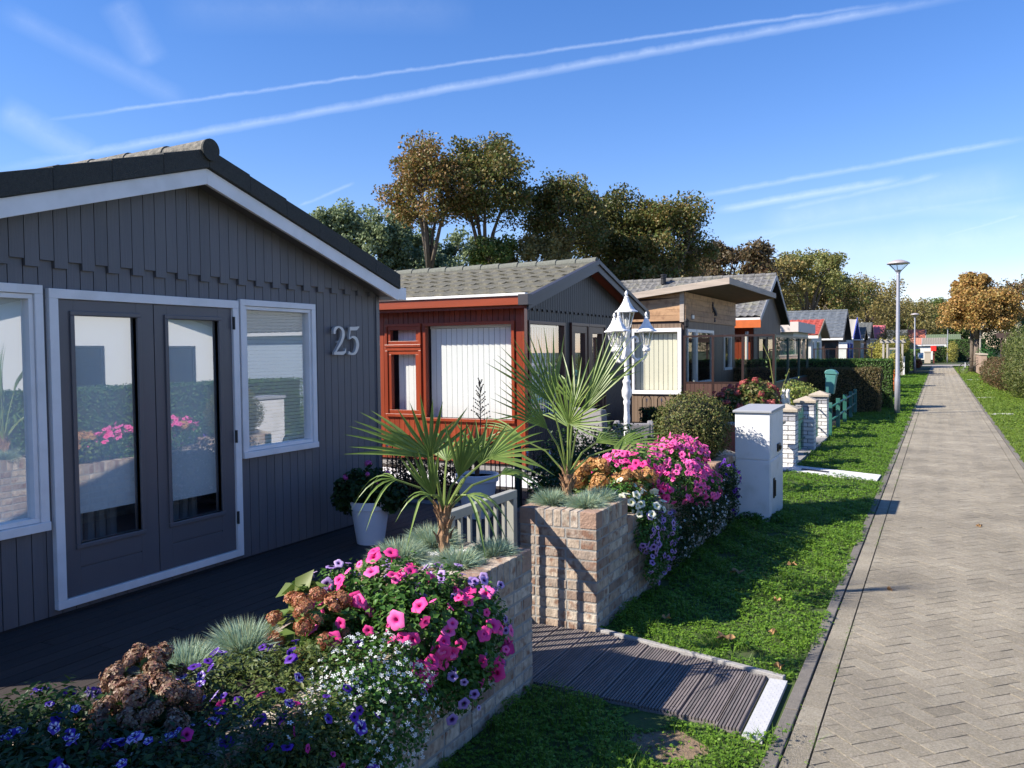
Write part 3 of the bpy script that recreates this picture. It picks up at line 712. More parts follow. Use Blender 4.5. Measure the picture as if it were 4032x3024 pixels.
b = MB(); b.box(xf - .09, xf + .0, y0 - .03, y0 - .001, .1, 2.36); b.box(xf + .001, xf + .036, y0 - .03, y0 + .07, .1, 2.3); obj('corner_board', b, REDF, H, bevel=.003)
b = MB(); b.box(-13.2, xf - .01, y0 + .02, y0 + .1, 0, .115); b.box(xf - .1, xf - .01, y0 + .1, y1, 0, .115); obj('plinth', b, CONCG, H)
roof(H, -4.87, -13.4, ym, 2.58, 3.0, sl, .11, mat('red_soffit_wood', (.20, .04, .015), .6, var=.2), TILEG, course=.36, wave=.26, amp=.011, capm=mat('grey_ridge_tile', (.14, .145, .12), .9, var=.3, vscale=30))
fascia(H, -4.87, -4.84, ym, 2.62, 2.985, sl, .15, BRNF)
b = MB()
for s in (-1, 1):
    p = [(ym, 3.10), (ym + s * 2.62, 3.10 - sl * 2.62), (ym + s * 2.62, 3.17 - sl * 2.62), (ym, 3.17)]
    b.prism(p if s > 0 else p[::-1], -4.9, -4.815)
b.box(-4.95, -4.80, 10.00, 10.14, 2.325, 2.47); b.box(-5.3, -4.838, 15.32, 15.46, 2.30, 2.44)
obj('verge_board', b, BRNF, H, bevel=.003)
b = MB(); b.box(-13.4, -4.875, 10.085, 10.125, 2.335, 2.455); b.box(-13.4, -4.875, 15.32, 15.36, 2.31, 2.43); obj('eaves_board', b, REDH, H, bevel=.003)
b = MB(); b.box(-13.4, -4.872, 10.06, 10.15, 2.457, 2.492); obj('gutter', b, WHITE2, H, bevel=.004)
b = MB(); b.box(-13.3, -4.9, 10.13, 10.4, 2.33, 2.336); obj('soffit', b, mat('red_soffit_wood', (.2, .04, .015)), H)
window(H, 'y', y0 - .012, -1, -6.70, -5.20, .70, 2.135, REDF, GLASS_B, w=.045, out=.03, slats=('v', .089, 0), bm=BLIND, back=.13)
window(H, 'y', y0 - .012, -1, -7.38, -6.74, .745, 1.78, REDF, GLASS_B, w=.045, out=.03, inner=(.055, REDF), slats=('v', .089, 0), bm=BLIND, back=.13)
window(H, 'y', y0 - .012, -1, -7.38, -6.74, 1.785, 2.135, REDF, GLASS_B, w=.04, out=.03, inner=(.05, REDF), slats=('v', .089, 0), bm=BLIND, back=.13, name='fanlight')
DBR = mat('dark_red_brown_frame', (.06, .022, .018), .35, var=.15)
window(H, 'x', xf + .012, 1, 10.52, 11.82, .73, 2.14, DBR, GLASS_A, w=.05, out=.03, slats=('v', .089, 0), bm=BLG, back=.13)
window(H, 'x', xf + .012, 1, 12.05, 12.80, .10, 2.15, DBR, GLASS_A, w=.05, out=.04, inner=(.11, DBR), slats=('v', .089, 0), bm=BLG, back=.14, name='door')
window(H, 'x', xf + .012, 1, 12.805, 13.57, .10, 2.15, DBR, GLASS_A, w=.05, out=.04, inner=(.11, DBR), slats=('v', .089, 0), bm=BLG, back=.14, name='door')

# ---------------- wooden canopy cabin
H = thing('pine_canopy_cabin', 'brown cabin with weathered pine band, jutting mono pitch roof and large white framed side window', 'cabin', (-5, 18.5, 0))
xf, y0, y1 = -5, 18.5, 23.8
ztc = lambda x: 3.02 + .115 * (x + 5)
b = MB()
so = [(-6.18, -5.10, .76, 2.14)]; fo = [(18.66, 19.46, .15, 2.18), (19.5, 21.2, .9, 2.18), (22.4, 23.3, 1.2, 2.08)]
wallcols(b, 'y', y0 + .1, y0, -9.5, xf, 0, ztc, so); wallcols(b, 'x', xf - .1, xf - .004, y0 + .1, y1, 0, lambda u: 3.0, fo); wallcols(b, 'y', y1 - .1, y1, -9.5, xf - .1, 0, ztc); b.box(-9.5, -9.4, y0 + .1, y1 - .1, 0, 2.5)
obj('wall', b, mat('dark_brown_wall', (.05, .03, .025)), H)
b = MB(); wallcols(b, 'y', y0 - .001, y0 - .018, -9.5, xf - .06, .05, lambda u: 2.3, so, .095, .008); obj('side_boards', b, BRNL, H)
b = MB(); wallcols(b, 'x', xf + .001, xf + .016, y0 + .02, y1, .05, lambda u: 2.36, fo, .095, .006); obj('front_boards', b, BRNL, H)
b = MB()
for k in range(6):
    z0_ = 2.36 + k * .13
    z1_ = z0_ + .126
    for xa_, xb_ in ((-9.4, -7.3), (-7.295, xf - .085)):
        t0, t1 = ztc(xa_), ztc(xb_)
        if z0_ > t1: continue
        q0, q1 = min(z1_, t0), min(z1_, t1)
        if q0 <= z0_: xa2 = -5 + (z0_ - 3.02) / .115; q0 = z0_ + .001
        else: xa2 = xa_
        b.hexa([(xa2, y0 - .045, z0_), (xb_, y0 - .045, z0_), (xb_, y0 - .002, z0_), (xa2, y0 - .002, z0_), (xa2, y0 - .045, q0), (xb_, y0 - .045, q1), (xb_, y0 - .002, q1), (xa2, y0 - .002, q0)])
    if k < 5: b.box(xf + .018, xf + .045, y0 - .04, y1, z0_, min(z1_, 3.0))
b.box(xf - .08, xf + .046, y0 - .05, y0 - .041, 2.34, 3.0) if False else None
obj('pine_cladding', b, PINE, H)
b = MB(); b.box(xf - .082, xf + .017, y0 - .06, y0 - .003, 2.33, 3.0); obj('corner_post', b, PINEG, H, bevel=.003)
b = MB(); x0_, x1_ = -9.8, -3.97; zz = lambda x: 3.03 + .115 * (x + 5)
b.hexa([(x0_, 18.28, zz(x0_)), (x1_, 18.28, zz(x1_)), (x1_, 24.2, zz(x1_)), (x0_, 24.2, zz(x0_)), (x0_, 18.28, zz(x0_) + .03), (x1_, 18.28, zz(x1_) + .03), (x1_, 24.2, zz(x1_) + .03), (x0_, 24.2, zz(x0_) + .03)])
rf = obj('roof', b, mat('shaded_pine_soffit', (.20, .145, .10), .8, var=.2, vscale=4, stretch=(4, .3, 1)), H)
b = MB()
for (ya, yb) in ((18.24, 18.28), (24.2, 24.24)):
    b.hexa([(x0_, ya, zz(x0_) - .03), (x1_ + .04, ya, zz(x1_) - .03), (x1_ + .04, yb, zz(x1_) - .03), (x0_, yb, zz(x0_) - .03), (x0_, ya, zz(x0_) + .11), (x1_ + .04, ya, zz(x1_) + .11), (x1_ + .04, yb, zz(x1_) + .11), (x0_, yb, zz(x0_) + .11)])
b.box(x1_, x1_ + .04, 18.28, 24.2, zz(x1_) - .03, zz(x1_) + .11)
obj('fascia', b, PINEG, rf, bevel=.004)
b = MB(); b.hexa([(x0_, 18.28, zz(x0_) + .04), (x1_, 18.28, zz(x1_) + .04), (x1_, 24.2, zz(x1_) + .04), (x0_, 24.2, zz(x0_) + .04), (x0_, 18.28, zz(x0_) + .1), (x1_, 18.28, zz(x1_) + .1), (x1_, 24.2, zz(x1_) + .1), (x0_, 24.2, zz(x0_) + .1)]); obj('roof_felt', b, TILED, rf)
window(H, 'y', y0 - .02, -1, -6.24, -5.05, .70, 2.20, WHITE, GLASS_B, w=.085, out=.03, slats=('v', .11, 0), bm=BLINDY, back=.12)
window(H, 'x', xf + .016, 1, 18.66, 19.46, .1, 2.18, WHITE, GLASS_C, w=.07, name='door')
window(H, 'x', xf + .016, 1, 19.5, 21.2, .88, 2.18, WHITE, GLASS_C, w=.07)
window(H, 'x', xf + .016, 1, 22.4, 23.3, 1.15, 2.1, WHITE, GLASS_C, w=.07)
b = MB(); b.box(xf + .046, xf + .075, 18.98, 19.14, 2.42, 2.5); obj('name_plate', b, WHITE, H)
b = MB(); b.box(xf + .046, xf + .05, 18.96, 19.16, 2.40, 2.52); obj('plate_back', b, SILL, H)
fc = bpy.data.curves.new('house_number', 'FONT'); fc.body = '16'; fc.size = .17; fc.extrude = .008; o_ = bpy.data.objects.new('tmp', fc); COL.objects.link(o_); dg = bpy.context.evaluated_depsgraph_get(); me = bpy.data.meshes.new_from_object(o_.evaluated_get(dg)); bpy.data.objects.remove(o_); me.materials.clear()
o = link('house_number', me, mat('dark_number', (.05, .05, .07), .5), H)
o.location = (.048, 2.68, 2.40); o.rotation_euler = (R(90), 0, R(90))
b = MB(); X_ = xf + .055   # small dark animal ornament
b.tube([(X_, 21.0, 2.78), (X_, 21.1, 2.72), (X_, 21.2, 2.68), (X_, 21.32, 2.60), (X_, 21.45, 2.57)], [.02, .05, .055, .04, .012], 8)
b.sphere((X_, 21.02, 2.82), (.03, .05, .04), 8, 6); b.tube([(X_, 21.02, 2.84), (X_, 20.97, 2.9)], [.014, .008], 6); b.tube([(X_, 21.06, 2.84), (X_, 21.1, 2.9)], [.014, .008], 6)
b.tube([(X_, 21.1, 2.7), (X_, 21.0, 2.64)], [.018, .01], 6); b.tube([(X_, 21.26, 2.64), (X_, 21.2, 2.55)], [.018, .01], 6); b.tube([(X_, 21.35, 2.6), (X_, 21.42, 2.66), (X_, 21.52, 2.62)], [.018, .014, .006], 6)
obj('wall_ornament', b, mat('dark_number', (.05, .05, .07)), H, smooth=True)
b = MB(); b.lathe([(.03, 0), (.05, .03), (.055, .14), (.06, .15), (.02, .2), (.004, .22)], (-4.92, 18.42, 2.2), 8); obj('wall_lamp', b, BLACKM, H)
# windbreak screens of the cabin terrace
def screen(label, ax, f, u0, u1, z0, z1, mulls, fm, panel=None):
    t = thing('glass_windbreak', label, 'windbreak', (mapP(ax, f, (u0 + u1) / 2, 0)), group='glass windbreaks along the terraces')
    b = MB(); w = .05
    for q in [u0, *mulls, u1]: bx(b, ax, f - .025, f + .025, q - w / 2, q + w / 2, .0, z1)
    bx(b, ax, f - .026, f + .026, u0 - .03, u1 + .03, z1, z1 + .045)
    for p, q in zip([u0, *mulls], [*mulls, u1]): bx(b, ax, f - .022, f + .022, p + w / 2, q - w / 2, z0 - .03, z0 + .012)
    obj('frame', b, fm, t)
    for p, q in zip([u0, *mulls], [*mulls, u1]):
        b = MB(); qd(b, ax, f, p + w / 2, q - w / 2, z0 + .012, z1); obj('pane', b, GLASS_C, t)
    if panel:
        b = MB(); wallcols(b, ax, f - .018, f + .018, u0 + w / 2, u1 - w / 2, .02, lambda u: z0 - .032, (), .1, .006); obj('lower_panel', b, panel, t)
    return t
screen('brown framed glass windbreak with brown lower panel in front of the pine canopy cabin', 'y', 18.46, -4.97, -3.04, .98, 1.98, [-4.34, -3.69], BRNFR, BRN)
screen('black framed glass windbreak behind the brown one beside the dark hedge', 'y', 23.9, -3.85, -3.08, .5, 1.92, [], mat('black_frame', (.015, .02, .02), .4))
screen('long dark green topped glass windbreak running along the cabin terrace', 'x', -3.04, 18.6, 23.8, .98, 1.96, [20.4, 22.2], mat('dark_green_frame', (.012, .05, .04), .4), BRN)

# ---------------- far chalets
screen('low brown glass windbreak far away in front of the red and slate roofed chalets', 'y', 43.2, -5.2, -2.6, .3, 1.66, [-4.7, -4.2, -3.7, -3.15], BRNFR)
def side_win(root, y, xa_, xb_, z0, z1, fm=WHITE): window(root, 'y', y - .01, -1, xa_, xb_, z0, z1, fm, GLASS_B, w=.06)
def chalet(name, label, xf, xb, ym, half, ze, slope, wall, fm, tile, soffit=None, oh=.3, ohs=.25, th=.1, fh=.16, corr=False, front=(), sides=(), boards=None, wave=.3, cap=True, course=.36, xoh=None):
    H = thing(name, label, 'chalet', (xf, ym, 0), group='chalets along the path')
    y0, y1 = ym - half, ym + half; zt = lambda y: ze + slope * (half - abs(y - ym))
    gable_core(H, xf, xb, y0, y1, ym, zt, wall, [(a, c, z0 + .04, z1 - .04) for (a, c, z0, z1, *_) in front], [(a, c, z0 + .04, z1 - .04) for (a, c, z0, z1, *_) in sides])
    if boards:
        b = MB()
        for a, c in ((y0, ym), (ym, y1)): wallcols(b, 'x', xf, xf + .016, a, c, .05, zt, [(max(a, o[0]), min(c, o[1]), o[2], o[3]) for o in front if o[0] < c and o[1] > a], .12, .01)
        wallcols(b, 'y', y0, y0 - .016, xb, xf, .05, lambda u: zt(y0), sides, .12, .01); obj('board_cladding', b, boards, H)
    zr = ze + slope * half
    roof(H, xf + oh - .03, xb - .1, ym, half + ohs, zr, slope, th, soffit or fm, tile, corr=corr, wave=wave, ridgecap=cap, course=course, amp=.012)
    fascia(H, xf + oh - .03, xf + oh, ym, half + ohs + .03, zr - .02, slope, fh, fm)
    b = MB(); b.box(xb - .1, xf + oh - .035, y0 - ohs - .035, y0 - ohs - .002, ze - slope * ohs - .04, ze - slope * ohs + .09); obj('gutter', b, WHITE2, H)
    for (a, c, z0, z1, nm, fmm) in front: window(H, 'x', xf + .018, 1, a, c, z0, z1, fmm, GLASS_B, w=.07, name=nm)
    for (a, c, z0, z1, nm, fmm) in sides: window(H, 'y', y0 - .018, -1, a, c, z0, z1, fmm, GLASS_B, w=.07, name=nm)
    return H
g3 = chalet('steep_roof_chalet', 'brown chalet with a steep grey tiled roof and grey trimmed gable behind the pine cabin', -4.95, -12.5, 28.85, 2.5, 2.74, .52, mat('dark_brown_wall', (.05, .03, .025)), mat('grey_trim', (.22, .23, .25), .5), TILEM, soffit=BRND, oh=.3, ohs=.32, boards=None, course=.30, wave=.22,
    front=[(27.0, 28.3, .15, 2.1, 'door', BRNFR), (28.6, 30.2, .8, 2.1, 'window', BRNFR)])
b = MB(); wallcols(b, 'y', 26.35, 26.33, -12.5, -4.95, .05, lambda u: 2.66, (), .1, .008); obj('side_boards', b, REDW, g3)
b = MB()
for a, c in ((26.35, 28.85), (28.85, 31.35)): wallcols(b, 'x', -4.948, -4.932, a, c, .05, lambda y: 2.74 + .52 * (2.5 - abs(y - 28.85)), [(max(a, o[0]), min(c, o[1]), o[2], o[3]) for o in [(27.0, 28.3, .15, 2.1), (28.6, 30.2, .8, 2.1)] if o[0] < c and o[1] > a], .1, .008)
obj('board_cladding', b, mat('dark_brown_board', [(.085, .06, .045), (.11, .08, .06)], .6, island=True, var=.2, vscale=6, stretch=(1, 1, .1)), g3)
b = MB(); b.box(-12.5, -4.66, 25.97, 25.99, 2.36, 2.60); obj('eaves_board', b, mat('bright_orange_wood', (.55, .13, .03), .5, var=.15), g3)
b = MB(); b.tube([(-5.12, 26.2, .3), (-5.12, 26.2, 2.25)], .05, 10); obj('downpipe', b, mat('grey_pipe', (.5, .48, .46), .5), g3)
b = MB(); b.lathe([(.09, 0), (.09, .22), (.12, .22), (.12, .26), (.09, .26), (.09, .3), (.12, .3), (.12, .34), (.02, .36)], (-8.42, 28.5, 4.0), 12); obj('flue', b, BLACKM, g3)
b = MB(); b.lathe([(.13, 0), (.13, .13), (.19, .13), (.19, .17), (.14, .18), (.19, .21), (.19, .24), (.02, .26)], (-8.0, 27.3, 3.35), 12); obj('vent', b, ALU, g3)

H = thing('flat_roof_chalet', 'white flat roofed chalet with broad pale parapet and grey door side', 'chalet', (-5, 38, 0), group='chalets along the path')
b = MB(); b.box(-11, -5.2, 36.4, 41, 0, 2.42); obj('wall', b, mat('white_render', (.62, .62, .58), .8, var=.04), H)
b = MB(); b.box(-11.3, -4.95, 36.05, 41.6, 2.40, 2.82); obj('parapet', b, mat('pale_parapet', (.62, .55, .50), .8, var=.05), H, bevel=.01)
b = MB(); 
for k in range(14): b.box(-8.5, -5.2, 36.36, 36.395, .15 + k * .16, .30 + k * .16)
obj('cladding', b, mat('cream_siding', (.66, .66, .56), .6), H)
window(H, 'x', -5.19, 1, 37.6, 38.4, .1, 2.1, mat('grey_trim', (.2, .2, .2)), GLASS_B, w=.07, name='door'); window(H, 'x', -5.19, 1, 39, 40.4, .9, 2.1, WHITE, GLASS_B, w=.07)

OR = mat('bright_orange_wood', (.55, .13, .03), .5)
RT = mat('red_felt_tile', [(.30, .045, .035), (.38, .07, .05)], .9, var=.25, vscale=30)
chalet('red_roof_chalet', 'small white chalet with red tile roof beside the flat roofed one', -5.4, -10.5, 45.9, 2.2, 2.35, .34, mat('white_render', (.62, .62, .58)), mat('tan_trim', (.34, .24, .16), .6), RT, oh=.4, ohs=.3, cap=False, front=[(43.9, 44.6, .1, 2.1, 'door', WHITE), (45.6, 47.2, .8, 2.1, 'window', WHITE)])
chalet('slate_roof_chalet', 'chalet with a tall blue grey tiled roof, orange wall panel and dark gable', -5.35, -13, 59, 2.7, 2.45, .60, mat('dark_brown_wall', (.05, .03, .025)), mat('dark_trim', (.06, .065, .075), .5), mat('blue_grey_tile', [(.085, .10, .115), (.12, .135, .15)], .6, var=.2, vscale=6), oh=.35, ohs=.3, course=.42, wave=.55, sides=[(-6.2, -5.2, .5, 2.1, 'window', BRNFR), (-8.3, -7.4, .5, 2.1, 'window', BRNFR)], front=[(57.5, 59, .1, 2.1, 'door', WHITE), (59.6, 61.2, .8, 2.1, 'window', WHITE)])
b = MB(); b.box(-7.2, -6.35, 56.24, 56.285, .6, 1.75); obj('orange_panel', b, OR, bpy.data.objects['slate_roof_chalet'])
b = MB(); b.box(-5.3, -4.8, 56.2, 56.26, .2, 2.1); obj('white_screen_wall', b, WHITE, bpy.data.objects['slate_roof_chalet'])
chalet('blue_trim_chalet', 'pale blue chalet with a bright blue gable board and corrugated roof', -5.5, -10.5, 66.8, 2.9, 2.5, .42, mat('pale_blue_wall', (.42, .50, .60), .7), mat('bright_blue_paint', (.02, .07, .60), .5), mat('beige_corrugated', (.36, .33, .28), .8), corr=True, wave=.5, cap=False, oh=.5, ohs=.3, fh=.3, front=[(64.2, 65.4, .1, 2.1, 'door', mat('bright_blue_paint', 0)), (66.5, 68.5, .8, 2.1, 'window', mat('bright_blue_paint', 0))])
GF = mat('dark_felt_roof', (.10, .105, .10), .9, var=.15)
chalet('dark_porch_chalet', 'low dark chalet with a small grey gable next to the blue trimmed chalet', -5.35, -9, 76.2, 1.9, 2.5, .45, mat('ochre_wall', (.34, .22, .10), .8), BLACKM, GF, oh=.35, cap=False, front=[(75, 76, .1, 2.1, 'door', WHITE), (76.4, 77.6, .8, 2.1, 'window', WHITE)])
chalet('grey_gable_chalet', 'taller dark chalet with a plain grey roof just before the pink roof', -5.35, -11, 84, 2.6, 2.75, .46, mat('dark_brown_wall', (.05, .03, .025)), BLACKM, GF, oh=.35, cap=False, front=[(82, 83.4, .1, 2.1, 'door', WHITE)])
chalet('pink_roof_chalet', 'chalet with a faded pink corrugated roof behind the pergola', -5.4, -14, 110, 4.2, 2.8, .36, mat('white_render', (.62, .62, .58)), mat('pink_trim', (.45, .12, .12), .7), mat('faded_pink_roof', [(.50, .11, .12), (.58, .16, .16)], .8), corr=True, wave=.9, cap=False, oh=.3, front=[(107, 109, .8, 2.1, 'window', WHITE)])
chalet('dark_gable_chalet', 'small dark chalet half hidden by climbers behind the first street lamp', -3.2, -8, 118, 2.6, 2.7, .45, mat('dark_green_wall', (.05, .08, .05), .7), BLACKM, GF, cap=False)
chalet('terracotta_roof_chalet', 'white chalet with a terracotta tiled roof at the far end of the path', -1.2, -9.5, 135, 3.2, 2.75, .45, mat('white_render', (.62, .62, .58)), mat('white_trim_far', (.6, .6, .6), .6), mat('terracotta_tile', [(.36, .10, .06), (.44, .15, .09)], .8), cap=False, wave=.7, front=[(132.5, 134.5, .5, 2.2, 'window', WHITE), (135.5, 137, .1, 2.2, 'door', WHITE)])
chalet('green_shed_chalet', 'low shed with a green felt roof in front of the terracotta roof', -3.0, -8, 122, 2.6, 2.0, .30, mat('orange_shed_wall', (.35, .14, .06), .8), mat('green_trim', (.08, .16, .08), .7), mat('green_felt', (.09, .15, .08), .9), cap=False)
chalet('salmon_roof_chalet', 'little chalet with a salmon pink roof in front of the terracotta one', -1.6, -7, 125, 2.0, 2.05, .42, mat('white_render', (.62, .62, .58)), mat('pale_blue_wall', 0), mat('salmon_felt', (.45, .20, .13), .9), cap=False, front=[(124, 125, .5, 1.9, 'window', WHITE)])
chalet('grey_far_chalet', 'small far chalet with a dull grey roof and bright white front', 1.4, -4, 132, 2.0, 2.1, .42, mat('white_render', 0), mat('grey_trim', 0), mat('dull_grey_felt', (.22, .20, .17), .9), cap=False, front=[(131, 132, .5, 1.9, 'window', WHITE)])
chalet('green_far_chalet', 'far chalet with a long mossy green roof behind the hedge end', 3.6, -6, 150, 3.0, 2.6, .35, mat('cream_siding', 0), mat('grey_trim', 0), mat('mossy_green_felt', (.12, .16, .09), .9), cap=False)
# across the path (seen mirrored in the windows)
def mirror_x(o, xc):
    for q in o.children_recursive:
        if q.type == 'MESH': pass
op = chalet('white_chalet', 'white rendered chalet with black trim across the path, mirrored in the grey chalet doors', -8, -16, 13.3, 4.0, 2.4, .26, mat('white_render_bright', (.72, .72, .70), .8), BLACKM, TILED, cap=False, fh=.2, front=[(13.0, 14.9, .95, 1.95, 'window', BLACKM), (10.2, 11.2, .9, 1.95, 'window', BLACKM)])
op.location = (8, 13.3, 0); op.rotation_euler = (0, 0, PI)
op2 = chalet('pale_blue_chalet', 'pale blue chalet with a white gable board across the path, mirrored in the dark windows', -8, -16, 26, 4.0, 2.4, .35, mat('pale_blue_wall', 0), WHITE, GF, cap=False, front=[(25, 27, .9, 1.95, 'window', WHITE)])
op2.location = (8, 25.5, 0); op2.rotation_euler = (0, 0, PI)
# unseen neighbour, added to cast shade towards the front planter
chalet('neighbour_chalet', 'unseen neighbouring grey chalet added left of the grey one for its shade', -5.0, -13, -3.2, 2.9, 2.6, .32, GREYD, WHITE, TILED, cap=False, oh=.2)
# ================================================================ BRICK PLANTERS
def brick_ring(mb, x0, x1, y0, y1, z0, z1, ch=.0635, bl=.205, th=.1, j=.012, skip=()):
    n = int(round((z1 - z0) / ch)); ch = (z1 - z0) / n
    for k in range(n):
        za, zb = z0 + k * ch + j / 2, z0 + (k + 1) * ch - j / 2; ev = k % 2 == 0
        def run(u0, u1, ax, f0, f1):
            u = u0 - (0 if ev else bl / 2) ; first = True
            u = u0
            L0 = bl if ev else bl / 2
            while u < u1 - .02:
                e = min(u + L0, u1); L0 = bl
                if u1 - e < .05: e = u1
                q = random.uniform(-.0018, .0018)
                bx(mb, ax, f0 - (q if f0 < f1 else -q), f1 + q, u + (j / 2 if u > u0 else 0), e - (j / 2 if e < u1 else 0), za + random.uniform(-.001, .001), zb + random.uniform(-.001, .001)); u = e
        a = 0 if ev else th + j
        if 'E' not in skip: run(y0 + a, y1 - a, 'x', x1 - th, x1)
        if 'W' not in skip: run(y0 + a, y1 - a, 'x', x0, x0 + th)
        a = th + j if ev else 0
        if 'S' not in skip: run(x0 + a, x1 - a, 'y', y0, y0 + th)
        if 'N' not in skip: run(x0 + a, x1 - a, 'y', y1 - th, y1)
def soldier_ring(mb, mt, x0, x1, y0, y1, z0, z1, th=.105, w=.050, j=.010, skip=()):
    def run(u0, u1, ax, f0, f1):
        n = max(1, int(round((u1 - u0) / (w + j)))); st = (u1 - u0) / n
        for i in range(n):
            m = mt if random.random() < .22 else mb; q = random.uniform(-.0015, .0015)
            bx(m, ax, f0 + q, f1 + q, u0 + i * st + j / 2, u0 + (i + 1) * st - j / 2, z0 + j / 2, z1 + random.uniform(-.0015, .0015))
    if 'E' not in skip: run(y0 + th + j, y1 - th - j, 'x', x1 - th, x1)
    if 'W' not in skip: run(y0 + th + j, y1 - th - j, 'x', x0, x0 + th)
    if 'S' not in skip: run(x0 + th + j, x1 - th - j, 'y', y0, y0 + th)
    if 'N' not in skip: run(x0 + th + j, x1 - th - j, 'y', y1 - th, y1)
    CRN.extend((a, c, z0 + j / 2, z1, th) for (a, c) in ((x0, y0), (x1 - th, y0), (x0, y1 - th), (x1 - th, y1 - th)))
CRN = []
def planter(label, boxes, loc):
    CRN.clear()
    t = thing('brick_planter', label, 'planter', loc, group='brick planters along the path')
    B = MB(); Tp = B; Mo = MB(); S = MB()
    for (x0, x1, y0, y1, h) in boxes:
        brick_ring(B, x0, x1, y0, y1, 0, h - .105); soldier_ring(B, Tp, x0, x1, y0, y1, h - .105, h)
        i = .003; th = .1 - i
        for (a, c, d, e) in ((x0 + i, x1 - i, y0 + i, y0 + th), (x0 + i, x1 - i, y1 - th, y1 - i), (x0 + i, x0 + th, y0 + th, y1 - th), (x1 - th, x1 - i, y0 + th, y1 - th)): Mo.box(a, c, d, e, 0, h - .004)
        S.box(x0 + th + .003, x1 - th - .003, y0 + th + .003, y1 - th - .003, .01, h - .035)
    obj('brickwork', B, BRICK, t, bevel=.003); obj('mortar', Mo, MORTAR, t); obj('soil', S, SOIL, t)
    for (a, c, z0, z1, th) in CRN: b = MB(); b.box(a - .001, a + th, c - .001, c + th, z0, z1); obj('corner_brick', b, BRICKT, t, bevel=.004)
    return t
planter('low brick planter in front, ending in a palm pedestal before the gate', [(-2.42, -1.79, -.6, 3.12, .565), (-2.42, -1.79, 3.128, 3.745, .71)], (-2.1, 3.4, 0))
planter('brick planter beyond the gate holding the second palm and the box ball', [(-2.29, -1.78, 4.62, 5.19, .735), (-2.29, -1.78, 5.198, 7.52, .60), (-2.33, -1.74, 7.528, 8.22, .67)], (-2.05, 4.9, 0))
# gate
t = thing('garden_gate', 'low sage grey metal gate between the two brick planters', 'gate', (-2.3, 4.2, 0))
b = MB(); b.box(-2.345, -2.295, 3.80, 4.60, .795, .845); b.box(-2.34, -2.30, 3.85, 4.55, .10, .14); obj('rail', b, SAGE, t, bevel=.003)
for yy in (3.80, 4.55):
    b = MB(); b.box(-2.344, -2.296, yy, yy + .05, .06, .794); obj('gate_post', b, SAGE, t, bevel=.003)
for k in range(6):
    b = MB(); yy = 3.93 + k * .105; b.box(-2.330, -2.310, yy, yy + .022, .141, .794); obj('bar', b, SAGE, t)
# white pebbles
def pebbles(label, cx, cy, z, r, n, skip=None):
    b = MB()
    for i in range(n):
        a = random.uniform(0, 2 * PI); d = r * math.sqrt(random.random()); s = random.uniform(.009, .018)
        M = Matrix.Rotation(random.uniform(0, 3), 3, 'Z')
        o = len(b.v); b.sphere((0, 0, 0), (s * 1.3, s, s * .75), 6, 4, .12)
        for k in range(o, len(b.v)): q = M @ Vector(b.v[k]); b.v[k] = (cx + d * math.cos(a) + q.x, cy + d * math.sin(a) * 1.1 + q.y, z + random.uniform(0, .012) + q.z) if k == -1 else (cx + d * math.cos(a) + q.x, cy + d * math.sin(a) + q.y, z + s * .5 + q.z)
    tag(obj('white_pebbles', b, PEBB, smooth=True), label, 'pebbles', kind='stuff')
pebbles('white pebbles around the foot of the near palm', -2.1, 3.45, .685, .19, 420)
pebbles('white pebbles around the foot of the second palm', -2.04, 4.92, .71, .15, 260)

# ================================================================ SMALL PLANTS
CAM = np.array([0, 0, 1.7])
def fescue(label, x, y, z, L, n=750, rr=.05):
    a = rng.uniform(0, 2 * PI, n); el = np.arccos(rng.uniform(.12, 1, n)); q = rng.uniform(.75, 1.12, n) * L * .78
    base = np.stack([x + np.cos(a) * rr * rng.random(n), y + np.sin(a) * rr * rng.random(n), np.full(n, z)], 1)
    tip = base + np.stack([np.cos(a) * np.sin(el), np.sin(a) * np.sin(el), np.cos(el)], 1) * q[:, None]
    tip[:, 2] = np.maximum(tip[:, 2], z + .01)
    V, F = blades(base, tip, .0036, 3, .22)
    return tag(fmesh('blue_fescue', V, F, L_FES), label, 'grass clump', 'blue fescue clumps')
for lb, x, y, z, L, n in [('blue fescue clump at the near left corner of the front palm pedestal', -2.28, 3.30, .68, .20, 1100), ('blue fescue clump behind the near palm trunk', -2.30, 3.62, .68, .21, 1000), ('blue fescue clump right of the near palm trunk', -1.98, 3.34, .68, .17, 950), ('blue fescue clump at the gate side corner of the front pedestal', -1.93, 3.60, .68, .16, 900),
    ('blue fescue clump on the left of the second palm', -2.17, 4.84, .71, .18, 1000), ('blue fescue clump on the right of the second palm', -1.93, 4.83, .71, .17, 1000), ('blue fescue clump behind the second palm', -1.92, 5.05, .71, .17, 800),
    ('wide blue fescue clump behind the purple petunias in the front trough', -2.34, 2.34, .54, .22, 1300), ('smaller blue fescue clump beside the faded brown hydrangea', -2.40, 2.12, .54, .19, 900)]:
    fescue(lb, x, y, z, L, int(n * 2.3))

